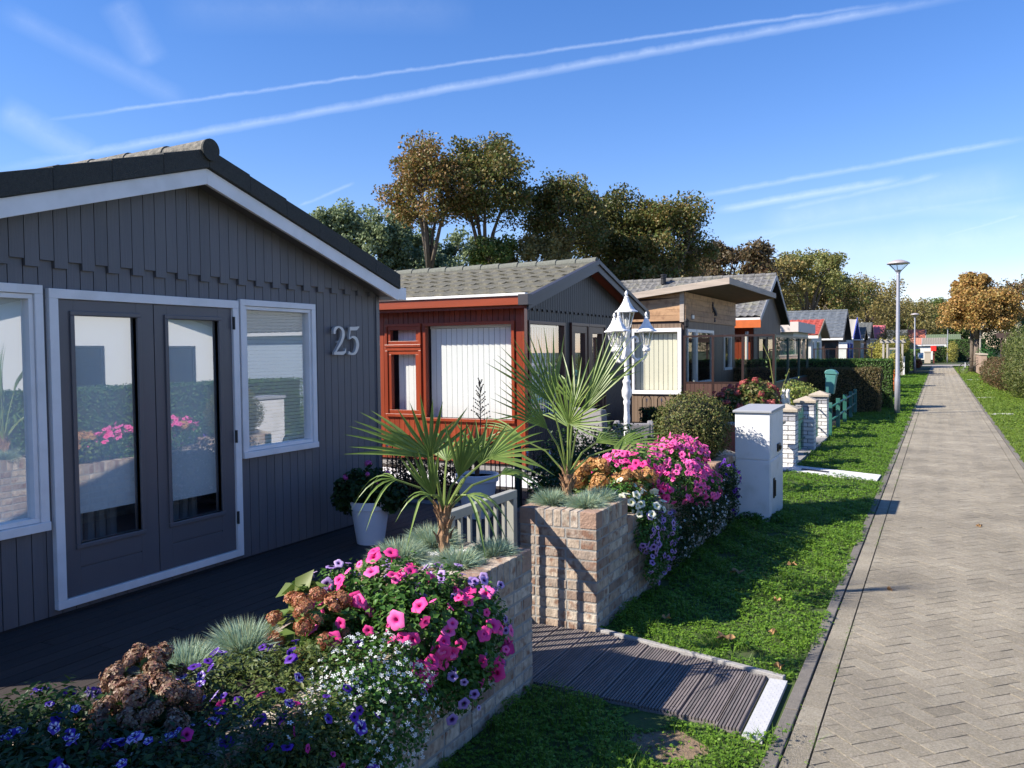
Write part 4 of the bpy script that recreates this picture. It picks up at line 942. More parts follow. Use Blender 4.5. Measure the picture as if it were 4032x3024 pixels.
def petunia_mesh(name, cth, cin, cout, star=None, blotch=0, ruf=.05):
    n = 20; rings = [(.07, -.42, cth), (.17, -.18, cth), (.32, -.03, cin), (.6, .04, cout), (.86, .02, cout), (1.0, -.05, cout)]
    V = []; Cc = []; r_ = random.Random(hash(name) % 1000)
    for k, (r, z, c) in enumerate(rings):
        for j in range(n):
            a = 2 * PI * j / n; lob = 1 + (.10 * math.cos(5 * a) if r > .5 else .0); zz = z + (ruf * math.sin(10 * a + k) if r > .5 else 0)
            V.append((r * lob * math.cos(a), r * lob * math.sin(a), zz)); cc = c
            if star is not None and r > .25 and abs(math.cos(2.5 * a)) > .93: cc = star
            if blotch and r > .25 and r_.random() < blotch: cc = (.80, .80, .88)
            Cc.append((*cc, 1))
    F = []
    for k in range(len(rings) - 1):
        for j in range(n):
            j2 = (j + 1) % n; F.append((k * n + j, (k + 1) * n + j, (k + 1) * n + j2, k * n + j2))
    o = len(V)  # outer tube
    for (r, z) in ((.30, -.06), (.14, -.4), (.07, -.95)):
        for j in range(n): a = 2 * PI * j / n; V.append((r * math.cos(a), r * math.sin(a), z)); Cc.append((*[q * .8 for q in cout], 1))
    for k in range(2):
        for j in range(n): j2 = (j + 1) % n; F.append((o + k * n + j, o + k * n + j2, o + (k + 1) * n + j2, o + (k + 1) * n + j))
    me = bpy.data.meshes.new(name); me.from_pydata(V, [], F); ca = me.color_attributes.new('Col', 'FLOAT_COLOR', 'POINT')
    ca.data.foreach_set('color', np.array(Cc, dtype=np.float32).ravel()); me.polygons.foreach_set('use_smooth', [True] * len(F)); me.materials.append(FLW); return me
PK = [petunia_mesh('pink_petunia_flower', (.55, .01, .13), (.82, .035, .26), (.90, .075, .33), ruf=r_) for r_ in (.03, .06, .09)] + [petunia_mesh('pink_petunia_flower', (.6, .02, .2), (.85, .07, .34), (.90, .16, .45), ruf=.07)]
LI = [petunia_mesh('lilac_petunia_flower', (.015, .005, .03), (.10, .03, .20), (.42, .27, .62)), petunia_mesh('lilac_petunia_flower', (.02, .005, .03), (.16, .06, .26), (.52, .36, .68), ruf=.08)]
PU = [petunia_mesh('violet_petunia_flower', (.01, .004, .03), (.05, .01, .16), (.11, .03, .36)), petunia_mesh('violet_petunia_flower', (.01, .004, .03), (.05, .01, .18), (.10, .03, .34), blotch=.1), petunia_mesh('violet_petunia_flower', (.01, .004, .03), (.06, .01, .18), (.13, .04, .40), blotch=.25)]
BV = [petunia_mesh('blue_violet_petunia_flower', (.01, .005, .04), (.03, .012, .16), (.045, .018, .27)), petunia_mesh('blue_violet_petunia_flower', (.01, .005, .04), (.04, .015, .18), (.06, .022, .30), blotch=.10), petunia_mesh('blue_violet_petunia_flower', (.02, .01, .06), (.05, .02, .2), (.08, .04, .36), blotch=.25)]
WP = [petunia_mesh('white_petunia_flower', (.45, .5, .12), (.75, .75, .45), (.84, .84, .72))]
MG = [petunia_mesh('magenta_petunia_flower', (.1, .0, .03), (.35, .01, .15), (.50, .03, .26))]
PL = [petunia_mesh('pale_lilac_petunia_flower', (.05, .01, .08), (.3, .15, .42), (.62, .46, .74))]
def hyd_mesh(name, m, n=130, sz=.44):
    d = unit(rng.normal(size=(n, 3))); d = d[d[:, 2] > -.4]; n = len(d); out = []
    t1 = unit(np.cross(d, rng.normal(size=(n, 3)))); t2 = np.cross(d, t1)
    P0 = d * (rng.uniform(.55, 1.12, n) * (1 + .20 * np.sin(d[:, 0] * 5) * np.cos(d[:, 1] * 4 + 1)))[:, None]
    for k in range(4):
        a = PI / 2 * k; q = t1 * math.cos(a) + t2 * math.sin(a); s = np.cross(d, q); tl = unit(d + .6 * rng.normal(size=(n, 3)))
        A = P0; B = P0 + q * sz * .5 + s * sz * .32 + tl * .10; Cx = P0 + q * sz * .8 + tl * .05; D_ = P0 + q * sz * .5 - s * sz * .32 + tl * .10
        V = np.stack([A, B, Cx, D_], 1).reshape(-1, 3); kk = np.arange(n)[:, None] * 4
        out.append((V, np.concatenate([kk + np.array([[0, 1, 2]]), kk + np.array([[0, 2, 3]])], 1).reshape(-1, 3)))
    V, F = cat(out); o = fmesh(name, V * [1, 1, .85], F, m); me = o.data; bpy.data.objects.remove(o); return me
HY = {k: hyd_mesh(k + '_hydrangea_head', m) for k, m in (('brown', F_HBR), ('orange', F_HOR), ('golden', F_HTAN), ('red', F_HRED), ('pink_geranium', F_GER))}
def small_star(name, m):
    V = []; F = []
    for k in range(5):
        a = 2 * PI * k / 5; o = len(V)
        for (r, da, z) in ((.08, 0, 0), (.65, .42, .08), (1, 0, .0), (.65, -.42, .08)): V.append((r * math.cos(a + da), r * math.sin(a + da), z))
        F.append((o, o + 3, o + 2, o + 1))
    me = bpy.data.meshes.new(name); me.from_pydata(V, [], F); me.materials.append(m); return me
AL = [small_star('small_white_flower', F_ALY)]
def plant(name, label, cat_, base, blobs, nleaf, ls, lm, fl=(), group=None, asp=.55, shell=.6, droop=0, core=True):
    t = thing(name, label, cat_, base, group=group)
    P, N, _ = blob_pts(blobs, nleaf, shell)
    P = P[P[:, 2] > .02]; N = N[:len(P)]
    V, F = leaves(P, N * .6 + np.array([0, 0, .5]) + rng.normal(0, .45, N.shape), ls, asp, .2)
    fmesh('foliage', V, F, lm, t)
    for (meshes, n, size, pname, bl, up) in fl:
        B = bl if bl is not None else blobs
        P, N, _ = blob_pts(B, n * 5, .06)
        k = surface_filter(P, blobs, .93) & (P[:, 2] > .05) & ((N[:, 0] * .75 - N[:, 1] * .65 + N[:, 2] * .9) > -.15)
        P = P[k][:n]; N = N[k][:n]; N = unit(N * .8 + np.array([.12, -.30, up]) + rng.normal(0, .48, N.shape))
        order = np.argsort(np.linalg.norm(P - CAM, axis=1)); rest = []
        for q, i in enumerate(order):
            me = meshes[int(rng.integers(len(meshes)))]; s = size * float(rng.uniform(.55, 1.2)); M = rot_to(N[i], random.uniform(0, 6)) 
            sx = random.uniform(.85, 1.1)
            if q < 100:
                o = bpy.data.objects.new(pname, me); COL.objects.link(o); o.parent = t
                o.matrix_basis = Matrix.Translation(Vector(P[i] + N[i] * size * .25) - t.location) @ (M @ Matrix.Diagonal((s * sx, s, s))).to_4x4()
            else: rest.append((P[i], M, s, me))
        if rest:
            me0 = rest[0][3]; V = []; F = []; Cc = []; hascol = 'Col' in me0.color_attributes
            for (p, M, s, me) in rest:
                me = me0; o = len(V)
                V += [tuple(M @ (v.co * s) + Vector(p)) for v in me.vertices]; F += [tuple(q + o for q in f.vertices) for f in me.polygons]
                if hascol: Cc += [tuple(c.color) for c in me.color_attributes['Col'].data]
            mb = MB(); mb.v = V; mb.f = F; o = obj('flowers', mb, me0.materials[0], t); o['kind'] = 'stuff'
            if hascol:
                ca = o.data.color_attributes.new('Col', 'FLOAT_COLOR', 'POINT'); ca.data.foreach_set('color', np.array(Cc, dtype=np.float32).ravel())
    return t
PG = 'bedding plants in the brick planters'
# front trough, far to near
plant('pink_petunia', 'big pink petunia mound in front of the near palm pedestal', 'flowers', (-2.0, 2.85, .55), [(-2.05, 2.86, .66, .22, .22, .19), (-1.84, 2.76, .60, .20, .24, .20), (-1.70, 2.95, .50, .12, .24, .20), (-2.1, 2.6, .60, .18, .16, .12)], 5200, .034, L_PET, [(PK, 96, .030, 'flower', None, .35)], PG)
plant('lilac_petunia', 'lilac petunias with dark throats trailing over the wall beside the near pedestal', 'flowers', (-1.76, 3.05, .55), [(-1.72, 3.10, .50, .10, .17, .22), (-1.70, 2.88, .36, .09, .22, .12), (-1.86, 3.0, .70, .12, .14, .10), (-1.74, 2.72, .42, .08, .14, .1)], 2600, .026, L_PET, [(LI, 62, .021, 'flower', None, .1)], PG)
plant('lilac_petunia', 'few lilac petunias behind the pink mound near the deck', 'flowers', (-2.3, 2.85, .55), [(-2.30, 2.86, .66, .11, .13, .13), (-2.2, 3.02, .68, .12, .08, .10)], 900, .026, L_PET, [(PL + LI, 14, .024, 'flower', None, .5)], PG)
plant('white_bacopa', 'mass of tiny white flowers spilling over the front planter wall', 'flowers', (-1.74, 2.35, .5), [(-1.80, 2.38, .56, .16, .24, .12), (-1.68, 2.34, .42, .12, .27, .19), (-1.66, 2.12, .30, .10, .22, .18), (-1.78, 2.22, .50, .12, .22, .11)], 8500, .016, L_PET, [(AL, 560, .0095, 'flower', None, .2)], PG, .8)
plant('hydrangea', 'hydrangea with faded orange heads and broad leaves in the front planter', 'shrub', (-2.2, 2.5, .5), [(-2.16, 2.52, .60, .16, .16, .14)], 260, .075, L_HYD, [([HY['orange']], 20, .034, 'flower_head', None, .6)], PG, .6)
plant('hydrangea', 'young hydrangea shoot with pale green leaves standing against the dark deck', 'shrub', (-2.3, 2.55, .6), [(-2.28, 2.62, .72, .07, .07, .06)], 26, .11, L_HYD, (), PG, .6)
plant('violet_petunia', 'violet petunias with white specks among yellowish foliage in the middle of the front planter', 'flowers', (-2.05, 2.1, .5), [(-2.1, 2.12, .54, .24, .26, .13), (-1.84, 1.98, .48, .20, .28, .16), (-1.68, 1.98, .40, .13, .30, .24), (-1.95, 2.3, .56, .2, .2, .12)], 10500, .024, leafm('petunia_leaf_pale', [(.06, .10, .02), (.10, .14, .03), (.15, .17, .045)]), [(PU, 66, .0205, 'flower', None, .3)], PG, .4)
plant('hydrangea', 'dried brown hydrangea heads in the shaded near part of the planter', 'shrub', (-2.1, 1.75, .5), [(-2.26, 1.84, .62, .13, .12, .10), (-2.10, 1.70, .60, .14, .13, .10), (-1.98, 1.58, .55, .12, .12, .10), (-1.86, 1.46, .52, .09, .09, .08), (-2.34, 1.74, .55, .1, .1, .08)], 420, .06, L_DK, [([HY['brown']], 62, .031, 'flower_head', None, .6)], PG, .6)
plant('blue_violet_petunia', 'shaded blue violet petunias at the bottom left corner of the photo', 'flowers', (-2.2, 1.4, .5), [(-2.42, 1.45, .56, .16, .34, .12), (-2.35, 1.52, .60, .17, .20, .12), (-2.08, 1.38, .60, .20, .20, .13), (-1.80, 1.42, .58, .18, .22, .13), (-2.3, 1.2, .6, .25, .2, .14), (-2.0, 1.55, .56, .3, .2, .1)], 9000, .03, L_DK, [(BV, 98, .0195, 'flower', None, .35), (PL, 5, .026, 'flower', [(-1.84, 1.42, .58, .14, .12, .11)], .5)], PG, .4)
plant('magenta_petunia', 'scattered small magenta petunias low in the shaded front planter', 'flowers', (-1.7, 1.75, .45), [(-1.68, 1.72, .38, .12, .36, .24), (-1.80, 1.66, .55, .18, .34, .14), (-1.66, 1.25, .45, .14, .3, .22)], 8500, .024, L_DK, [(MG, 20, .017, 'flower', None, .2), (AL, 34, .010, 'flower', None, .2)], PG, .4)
# second trough
plant('golden_hydrangea', 'golden brown hydrangea heads just behind the second palm', 'shrub', (-2.12, 5.6, .55), [(-2.2, 5.62, .74, .14, .16, .13), (-2.0, 5.5, .70, .14, .12, .10)], 500, .055, L_HYD, [([HY['golden']], 13, .062, 'flower_head', None, .6)], PG, .6)
plant('golden_hydrangea', 'golden brown hydrangea heads between the white and the pink petunias', 'shrub', (-1.9, 5.9, .55), [(-1.92, 5.75, .70, .14, .2, .11), (-2.0, 7.1, .84, .12, .10, .07)], 500, .05, L_HYD, [([HY['golden']], 11, .055, 'flower_head', None, .6)], PG, .6)
plant('pink_petunia', 'largest mound of pink petunias in front of the box ball', 'flowers', (-2.0, 6.5, .6), [(-2.08, 6.25, .76, .24, .50, .19), (-1.92, 6.9, .78, .22, .48, .19), (-1.80, 6.45, .66, .18, .50, .17), (-1.72, 6.95, .54, .12, .38, .16), (-2.12, 5.9, .76, .16, .2, .13)], 6500, .034, L_PET, [(PK, 430, .028, 'flower', None, .3)], PG)
plant('white_petunia', 'white petunias at the near end of the second planter', 'flowers', (-1.88, 5.4, .6), [(-1.90, 5.42, .69, .14, .16, .12), (-1.76, 5.52, .60, .11, .17, .12)], 1700, .028, L_PET, [(WP, 30, .028, 'flower', None, .4)], PG)
plant('lilac_petunia', 'purple veined petunias hanging down the second planter wall', 'flowers', (-1.72, 5.7, .5), [(-1.72, 5.45, .46, .08, .22, .14), (-1.71, 5.75, .36, .08, .30, .19), (-1.70, 5.55, .22, .06, .22, .12)], 3600, .024, L_PET, [(LI, 74, .0215, 'flower', None, .0)], PG)
plant('white_bacopa', 'dark trailing greenery with tiny white flowers on the second planter wall', 'flowers', (-1.7, 6.6, .4), [(-1.70, 6.5, .36, .12, .42, .22), (-1.69, 7.1, .34, .12, .38, .24), (-1.72, 6.2, .2, .08, .3, .12)], 6200, .024, L_DK, [(AL, 170, .012, 'flower', None, .2)], PG)
plant('violet_petunia', 'dark violet petunias beside the white utility cabinet', 'flowers', (-1.7, 7.7, .4), [(-1.66, 7.62, .52, .10, .26, .16), (-1.66, 7.7, .3, .09, .2, .2)], 2200, .024, L_DK, [(PU[:1], 26, .023, 'flower', None, .2)], PG)

# box ball
def topiary(name, label, c, r, n, ls, m, cat_='shrub', group=None, z0=0):
    t = thing(name, label, cat_, (c[0], c[1], c[2] - r[2] * .98), group=group)
    b = MB(); b.sphere(c, (r[0] * .86, r[1] * .86, r[2] * .86), 16, 12, .03); obj('inner_twigs', b, mat('dark_twigs', (.02, .022, .010), 1), t)
    P, N, _ = blob_pts([(*c, *r)], n, .16); V, F = leaves(P, N + rng.normal(0, .7, N.shape), ls, .6, .2); fmesh('foliage', V, F, m, t)
    return t
topiary('box_ball', 'clipped round box ball on the far brick pedestal', (-2.04, 7.87, .95), (.345, .345, .335), 11500, .022, L_BOX)

# hedges
def hedge(label, x0, x1, y0, y1, h, m, dens=900, ls=.05, z0=0, group='clipped hedges', cat_='hedge'):
    t = thing('hedge', label, cat_, ((x0 + x1) / 2, (y0 + y1) / 2, z0), group=group)
    b = MB(); q = .05; b.box(x0 + q, x1 - q, y0 + q, y1 - q, z0, h - q); obj('inner_branches', b, mat('dark_twigs', 0), t)
    C_ = []; N_ = []
    for (ax, f, s, a0, a1, c0, c1) in (('x', x0, -1, y0, y1, z0, h), ('x', x1, 1, y0, y1, z0, h), ('y', y0, -1, x0, x1, z0, h), ('y', y1, 1, x0, x1, z0, h), ('z', h, 1, x0, x1, y0, y1)):
        n = int(dens * (a1 - a0) * (c1 - c0)); u = rng.uniform(a0, a1, n); v = rng.uniform(c0, c1, n)
        d = rng.normal(0, .018, n) - .02 + .022 * np.sin(u * 6 + v * 5) * np.cos(v * 7 - u * 3); ff = f + s * d
        if ax == 'x': P = np.stack([ff, u, v], 1); N = np.tile([s, 0, .3], (n, 1))
        elif ax == 'y': P = np.stack([u, ff, v], 1); N = np.tile([0, s, .3], (n, 1))
        else: P = np.stack([u, v, ff], 1); N = np.tile([0, 0, 1.], (n, 1))
        C_.append(P); N_.append(N)
    P = np.concatenate(C_); N = np.concatenate(N_)
    V, F = leaves(P, N + rng.normal(0, .65, N.shape), ls, .6, .2); fmesh('foliage', V, F, m, t); return t
hedge('browned clipped hedge behind the green mailbox', -5.0, -1.22, 23.6, 24.3, 1.17, L_HEDB, 2300, .042)
hedge('taller green hedge directly behind the browned one', -6.5, -1.0, 25.2, 26.0, 1.38, L_HEDG, 1500, .05)
hedge('dark green hedge in front of the white flat roofed chalet', -7, -1.7, 33.5, 34.4, 1.28, L_HEDG, 700, .07)
hedge('hedge along the path beyond the white post', -3.4, -1.5, 58, 66, 1.65, L_HEDG, 350, .09)
hedge('next hedge along the path with yellow spots near the blue sign', -3.4, -1.3, 67.5, 78, 1.45, L_HEDG, 260, .10)
hedge('low hedge at the bend of the path left of the red box', -4.5, -1.2, 92, 97, 1.5, L_HEDG, 200, .12)
hedge('hedge at the bend of the path right of the red box', .2, 2.4, 104, 112, 1.7, L_HEDG, 160, .14)
hedge('last hedge block closing the view of the path', 1.6, 5.5, 112, 118, 2.6, L_HEDG, 130, .15)
hedge('dark hedge across the path mirrored in the door glass', 2.55, 3.2, 5.0, 14.5, 1.16, L_HEDG, 1100, .05)
hedge('unseen tall conifer hedge added left of the grey chalet to shade the front planter', -5.0, -4.4, -4.2, -.75, 4.7, L_HEDG, 260, .09)  # out of view, added and sized so its shadow covers the near flower bed
hedge('low dark hedge beside the rattan chairs', -4.7, -3.6, 14.35, 14.75, .66, L_DK, 1300, .045)
def bush(name, label, blobs, n, ls, m, cat_='bush', group=None, stems=True, asp=.6):
    c = blobs[0]; t = thing(name, label, cat_, (c[0], c[1], 0), group=group)
    P, N, _ = blob_pts(blobs, n, .5); P[:, 2] = np.abs(P[:, 2]); V, F = leaves(P, N + rng.normal(0, .7, N.shape), ls, asp, .2); fmesh('foliage', V, F, m, t)
    b = MB()
    for q in blobs:
        for k in range(4): b.tube([(c[0] + random.uniform(-.1, .1), c[1] + random.uniform(-.1, .1), 0), ((c[0] + q[0]) / 2 + random.uniform(-.1, .1), (c[1] + q[1]) / 2, q[2] * .6), (q[0] + random.uniform(-.5, .5) * q[3], q[1] + random.uniform(-.5, .5) * q[4], q[2] + .4 * q[5])], [.02, .014, .006], 5)
    obj('stems', b, BARK, t); return t
RB = 'bushes along the right side of the path'
bush('green_bush', 'large olive green bush nearest on the right verge', [(2.75, 31.5, .7, .72, 1.5, .75), (2.9, 33.5, .85, .8, 1.4, .75), (3.3, 30.5, .7, .8, 1, .75)], 15000, .065, leafm('olive_bush_leaf', [(.07, .10, .02), (.11, .14, .03), (.15, .15, .045), (.05, .08, .018)]), group=RB)
bush('reddish_bush', 'red brown tinged bush behind the olive one on the right verge', [(2.55, 37, .65, .65, 1.6, .62), (2.5, 40, .6, .62, 1.6, .6), (2.5, 43.5, .6, .6, 1.8, .62)], 13000, .075, leafm('reddish_bush_leaf', [(.13, .075, .04), (.17, .10, .05), (.09, .085, .03), (.10, .11, .03)]), group=RB)
bush('olive_bush', 'higher loose bush behind the verge bushes', [(3.6, 38, 1.3, 1.0, 2.2, .95), (3.7, 43, 1.5, 1.0, 2.6, 1.1)], 12000, .085, L_OLIVE, group=RB)
bush('fern_shrub', 'bright green feathery shrub left of the dark pergola', [(3.4, 66, 1.7, 1.0, 1.4, 1.2), (4.4, 65, 2.3, 1.2, 1.5, 1.2), (5.8, 66, 2.5, 1.4, 1.5, 1.2), (3.1, 63, 1.0, .6, 1.0, .8)], 12000, .12, T_FRN, group=RB, asp=.4)
plant('red_hydrangea', 'red headed hydrangea bush half in shade before the brown windbreak', 'shrub', (-2.75, 14, 0), [(-2.95, 14.1, .62, .42, .4, .42), (-2.60, 14.1, .84, .36, .35, .36), (-2.45, 14, .6, .34, .3, .3)], 6000, .07, leafm('hydrangea_leaf_mixed', [(.05, .10, .02), (.12, .18, .04), (.22, .16, .06), (.08, .12, .03)]), [([HY['red']], 70, .046, 'flower_head', None, .4)], None, .65)
bush('variegated_shrub', 'yellow and green variegated shrub behind the squirrel pillar', [(-2.5, 18, .72, .34, .3, .34), (-2.2, 18.1, .6, .3, .3, .28), (-2.75, 18, .5, .2, .3, .3)], 4200, .05, L_VAR)
bush('dark_shrub', 'low dark shrub behind the black hoop fence by the red wall', [(-5.6, 8.35, .28, .35, .2, .26), (-5.0, 8.35, .22, .3, .18, .2)], 2600, .035, leafm('dark_red_shrub_leaf', [(.03, .045, .015), (.06, .03, .02), (.02, .05, .015)]))
bush('dark_shrub', 'dark evergreen shrub behind the fence post and the second palm', [(-3.5, 8.5, .42, .5, .35, .42), (-3.0, 8.4, .5, .4, .35, .45), (-2.6, 8.6, .4, .3, .4, .4)], 7000, .04, L_DK)
bush('dark_shrub', 'dark green plants behind the trough between palm and chairs', [(-2.9, 6.9, .45, .35, .5, .4), (-2.7, 6.3, .4, .25, .4, .3)], 5000, .045, L_DK)
bush('yellow_climber', 'yellow leaved climber around the grey pergola arch', [(-2.7, 57, 1.4, .6, 1.0, .9), (-3.3, 58, 1.2, .6, 1.0, .9), (-1.8, 58, 1.9, .5, 1, .6)], 5200, .11, T_YEL)
bush('yellow_climber', 'yellowish bush on the hedge corner behind the street lamp', [(-1.45, 40, 1.0, .3, .8, .6), (-1.5, 38, .7, .28, .7, .5)], 3000, .09, T_YEL)
bush('flowering_bush', 'small bush with reddish leaves beside the blue sign post', [(-1.1, 77, .4, .35, .4, .4)], 500, .12, leafm('red_bush_leaf', [(.35, .04, .04), (.10, .10, .03)]))
bush('climbing_bush', 'green climber behind the pink roof beside the lamp post', [(-4.4, 105, 2.6, 1.4, 1.5, 1.5), (-3.0, 104, 2.0, 1.2, 1.5, 1.6)], 4500, .16, T_OLB)
bush('yellow_bush', 'yellow leaved bush before the far bend', [(1.9, 101, 1.2, .6, .8, 1.1)], 1500, .13, T_YEL)
t = thing('rose_shoots', 'two long bare rose shoots rising before the black windbreak', 'plant', (-2.45, 15.5, 0))
b = MB(); b.tube([(-2.55, 15.5, .6), (-2.56, 15.5, 1.1), (-2.62, 15.5, 1.5), (-2.75, 15.5, 1.8)], [.01, .009, .007, .004], 5); b.tube([(-2.5, 15.5, .6), (-2.40, 15.5, 1.0), (-2.28, 15.5, 1.35)], [.009, .007, .004], 5); b.tube([(-2.52, 15.5, 0), (-2.52, 15.5, .6)], .012, 5); obj('stem', b, L_PALMY, t)
P = np.array([(-2.56 - .1 * k * .1 + random.uniform(-.05, .05), 15.5, .75 + k * .09) for k in range(12)] + [(-2.45 + .016 * k + random.uniform(-.05, .05), 15.5, .75 + k * .06) for k in range(10)]); V, F = leaves(P, rng.normal(size=P.shape), .05, .6); fmesh('leaves', V, F, L_HYD, t)

# ================================================================ PALMS
cr = Vector((math.cos(R(26.8)), math.sin(R(26.8)), 0)); ca_ = Vector((-math.sin(R(26.8)), math.cos(R(26.8)), 0)); cu = Vector((0, 0, 1))
def W3(p): return cr * p[0] + ca_ * p[1] + cu * p[2]
def frond(t, top, hub, axis, nrm, Rr, spread=95, ns=22, droop=.12, w=.021, tipd=.25, m=None):
    hub = top + W3(hub); ax = W3(axis).normalized(); N = W3(nrm); N = (N - ax * N.dot(ax)).normalized(); S = ax.cross(N)
    mb = MB(); mid = (top + hub) / 2 + Vector((0, 0, .03)); mb.tube([top - Vector((0, 0, .03)), mid, hub], [.009, .006, .005], 5)
    V = []; F = []
    for i in range(ns):
        a = R(spread) * (2 * (i + .5) / ns - 1); a += random.uniform(-.03, .03)
        d = ax * math.cos(a) + S * math.sin(a); L = Rr * (1 - .28 * abs(a / R(100)) ** 2) * random.uniform(.9, 1.06); side = d.cross(N).normalized()
        K = 6; br = random.random() < .12; o = len(mb.v)
        for k in range(K + 1):
            s = k / K; p = hub + d * L * s + Vector((0, 0, -1)) * droop * L * s ** 2.4 + N * .04 * L * math.sin(PI * s)
            if br and s > .5: p += Vector((0, 0, -1)) * (s - .5) * L * tipd * 2
            ww = w * (.25 + .75 * min(1, s / .35)) * (1 if s < .6 else (1 - (s - .6) / .42)); fo = ww * .28
            mb.v += [tuple(p - side * ww / 2 + N * fo), tuple(p), tuple(p + side * ww / 2 + N * fo)]
        for k in range(K):
            q = o + 3 * k; mb.f += [(q, q + 1, q + 4, q + 3), (q + 1, q + 2, q + 5, q + 4)]
    return obj('frond', mb, m or L_PALM, t)
def palm(label, base, th, fr, dead=6):
    t = thing('windmill_palm', label, 'palm', base, group='young fan palms on the brick pedestals'); b = Vector(base); top = b + Vector((0, 0, th))
    mb = MB(); K = 9
    mb.tube([b + Vector((.004 * math.sin(k), .004 * math.cos(k * 2), th * k / K - .02)) for k in range(K + 1)], [.026 + .003 * (k % 2) + (.004 if k > 6 else 0) for k in range(K + 1)], 10)
    for k in range(26):
        a = random.uniform(0, 6.3); z = random.uniform(.3, 1) * th; q = b + Vector((math.cos(a) * .04, math.sin(a) * .04, z)); mb.tube([q - Vector((math.cos(a) * .012, math.sin(a) * .012, 0)), q + Vector((math.cos(a) * .0, math.sin(a) * .0, .035)), q + Vector((math.cos(a) * .018, math.sin(a) * .018, .06))], [.008, .005, .002], 4)
    obj('trunk', mb, FIBRE, t)
    for f in fr: frond(t, top, **f)
    return t
def F_(hub, axis, nrm, Rr, **k): return dict(hub=hub, axis=axis, nrm=nrm, Rr=Rr, **k)
palm('near palm with fans spreading over the front pedestal', (-2.13, 3.46, .69), .25, [
    F_((-.05, -.10, .27), (-.14, -.25, 1), (0, -1, .05), .31, spread=64, ns=11, droop=.0, w=.020),
    F_((-.06, -.08, .26), (-1, -.2, .46), (.2, -.8, .5), .41, spread=24, ns=7, droop=.04, w=.020),
    F_((.22, .02, .24), (1, .1, .36), (-.2, -.8, .6), .32, spread=44, ns=9, droop=.08, w=.018),
    F_((.18, .08, .20), (.25, .2, 1), (.1, -1, .1), .26, spread=50, ns=8, droop=.03, w=.017),
    F_((.08, -.06, .16), (.28, -.3, 1), (.3, -1, 0), .33, spread=28, ns=9, droop=.02, w=.017),
    F_((-.04, -.05, .06), (-.25, -.3, 1), (-.2, -1, 0), .30, spread=26, ns=7, droop=.02, w=.017),
    F_((-.22, -.06, .15), (-1, -.2, .15), (0, -.5, 1), .22, spread=60, ns=5, droop=.75, w=.014, tipd=.6),
    F_((.12, -.10, .08), (.9, -.5, -.1), (0, -.4, 1), .24, spread=45, ns=5, droop=.85, w=.018, tipd=.5),
    F_((-.05, -.10, .08), (-.9, -.4, .2), (0, -.4, 1), .18, spread=40, ns=3, droop=.85, w=.015, tipd=.6),
    F_((.0, .22, .20), (.1, 1, .6), (0, -.5, 1), .34, spread=60, ns=10, droop=.08),
    F_((.28, .14, .14), (.9, .5, .1), (0, -.3, 1), .26, spread=50, ns=8, droop=.5, w=.018)])
palm('second palm with taller upright fans beyond the gate', (-2.08, 4.90, .73), .20, [
    F_((-.10, -.02, .44), (-.42, -.1, 1), (.1, -1, .2), .50, spread=38, ns=13, droop=.02, w=.015),
    F_((.10, .02, .38), (.66, 0, 1), (-.2, -1, .3), .58, spread=17, ns=13, droop=.02, w=.016),
    F_((-.13, -.06, .28), (-.80, -.2, .80), (.2, -.9, .4), .44, spread=28, ns=10, droop=.03, w=.014),
    F_((.0, -.14, .32), (.35, -.5, .8), (-.1, -.8, .5), .36, spread=75, ns=18, droop=.02, w=.013),
    F_((.28, .0, .14), (1, 0, .30), (-.1, -.6, .8), .40, spread=34, ns=9, droop=.14, w=.016),
    F_((.05, .10, .42), (.1, .5, 1), (0, -1, .4), .40, spread=55, ns=12, droop=.03, w=.015),
    F_((-.28, .05, .20), (-1, .2, .30), (.1, -.6, .8), .36, spread=36, ns=9, droop=.16, w=.015),
    F_((.02, .28, .26), (.1, 1, .6), (0, -.5, 1), .40, spread=60, ns=12, droop=.08, w=.015),
    F_((.2, .2, .16), (.9, .5, .2), (0, -.5, 1), .34, spread=50, ns=9, droop=.25, w=.015)])

# ================================================================ POTS
def pot(label, x, y, r, h, z=.03):
    t = thing('plant_pot', label, 'plant pot', (x, y, z), group='white conical plant pots on the deck')
    b = MB(); b.lathe([(r * .68, 0), (r * .95, h - .075), (r * 1.03, h - .07), (r * 1.05, h - .005), (r * 1.03, h), (r * .96, h), (r * .93, h - .03)], (0, 0, 0), 36); obj('pot', b, POTW, t, smooth=True, local=True)
    for p in t.children: 
        e = p.modifiers.new('e', 'EDGE_SPLIT'); e.split_angle = R(30)
    b = MB(); b.lathe([(r * .93, h - .05), (r * .92, h - .03)], (0, 0, 0), 24); obj('soil', b, SOIL, t, local=True); return t
pot('white pot with the pink geranium near the corner of the grey chalet', -4.42, 5.95, .175, .38)
pot('wider white pot holding the dark leaved plant by the black fence', -4.12, 7.35, .21, .44)
plant('geranium', 'dark leaved geranium with a few pink flower heads in the left white pot', 'flowers', (-4.42, 5.95, .38), [(-4.46, 5.95, .52, .26, .24, .16), (-4.60, 5.9, .42, .16, .16, .14), (-4.25, 6.0, .45, .16, .16, .14)], 4200, .045, L_DK, [([HY['pink_geranium']], 5, .032, 'flower_head', [(-4.45, 5.95, .62, .22, .2, .10)], .6)], None, .85)
t = thing('yucca', 'dark spiky leaved plant in the right white pot', 'plant', (-4.12, 7.35, .44)); n = 130
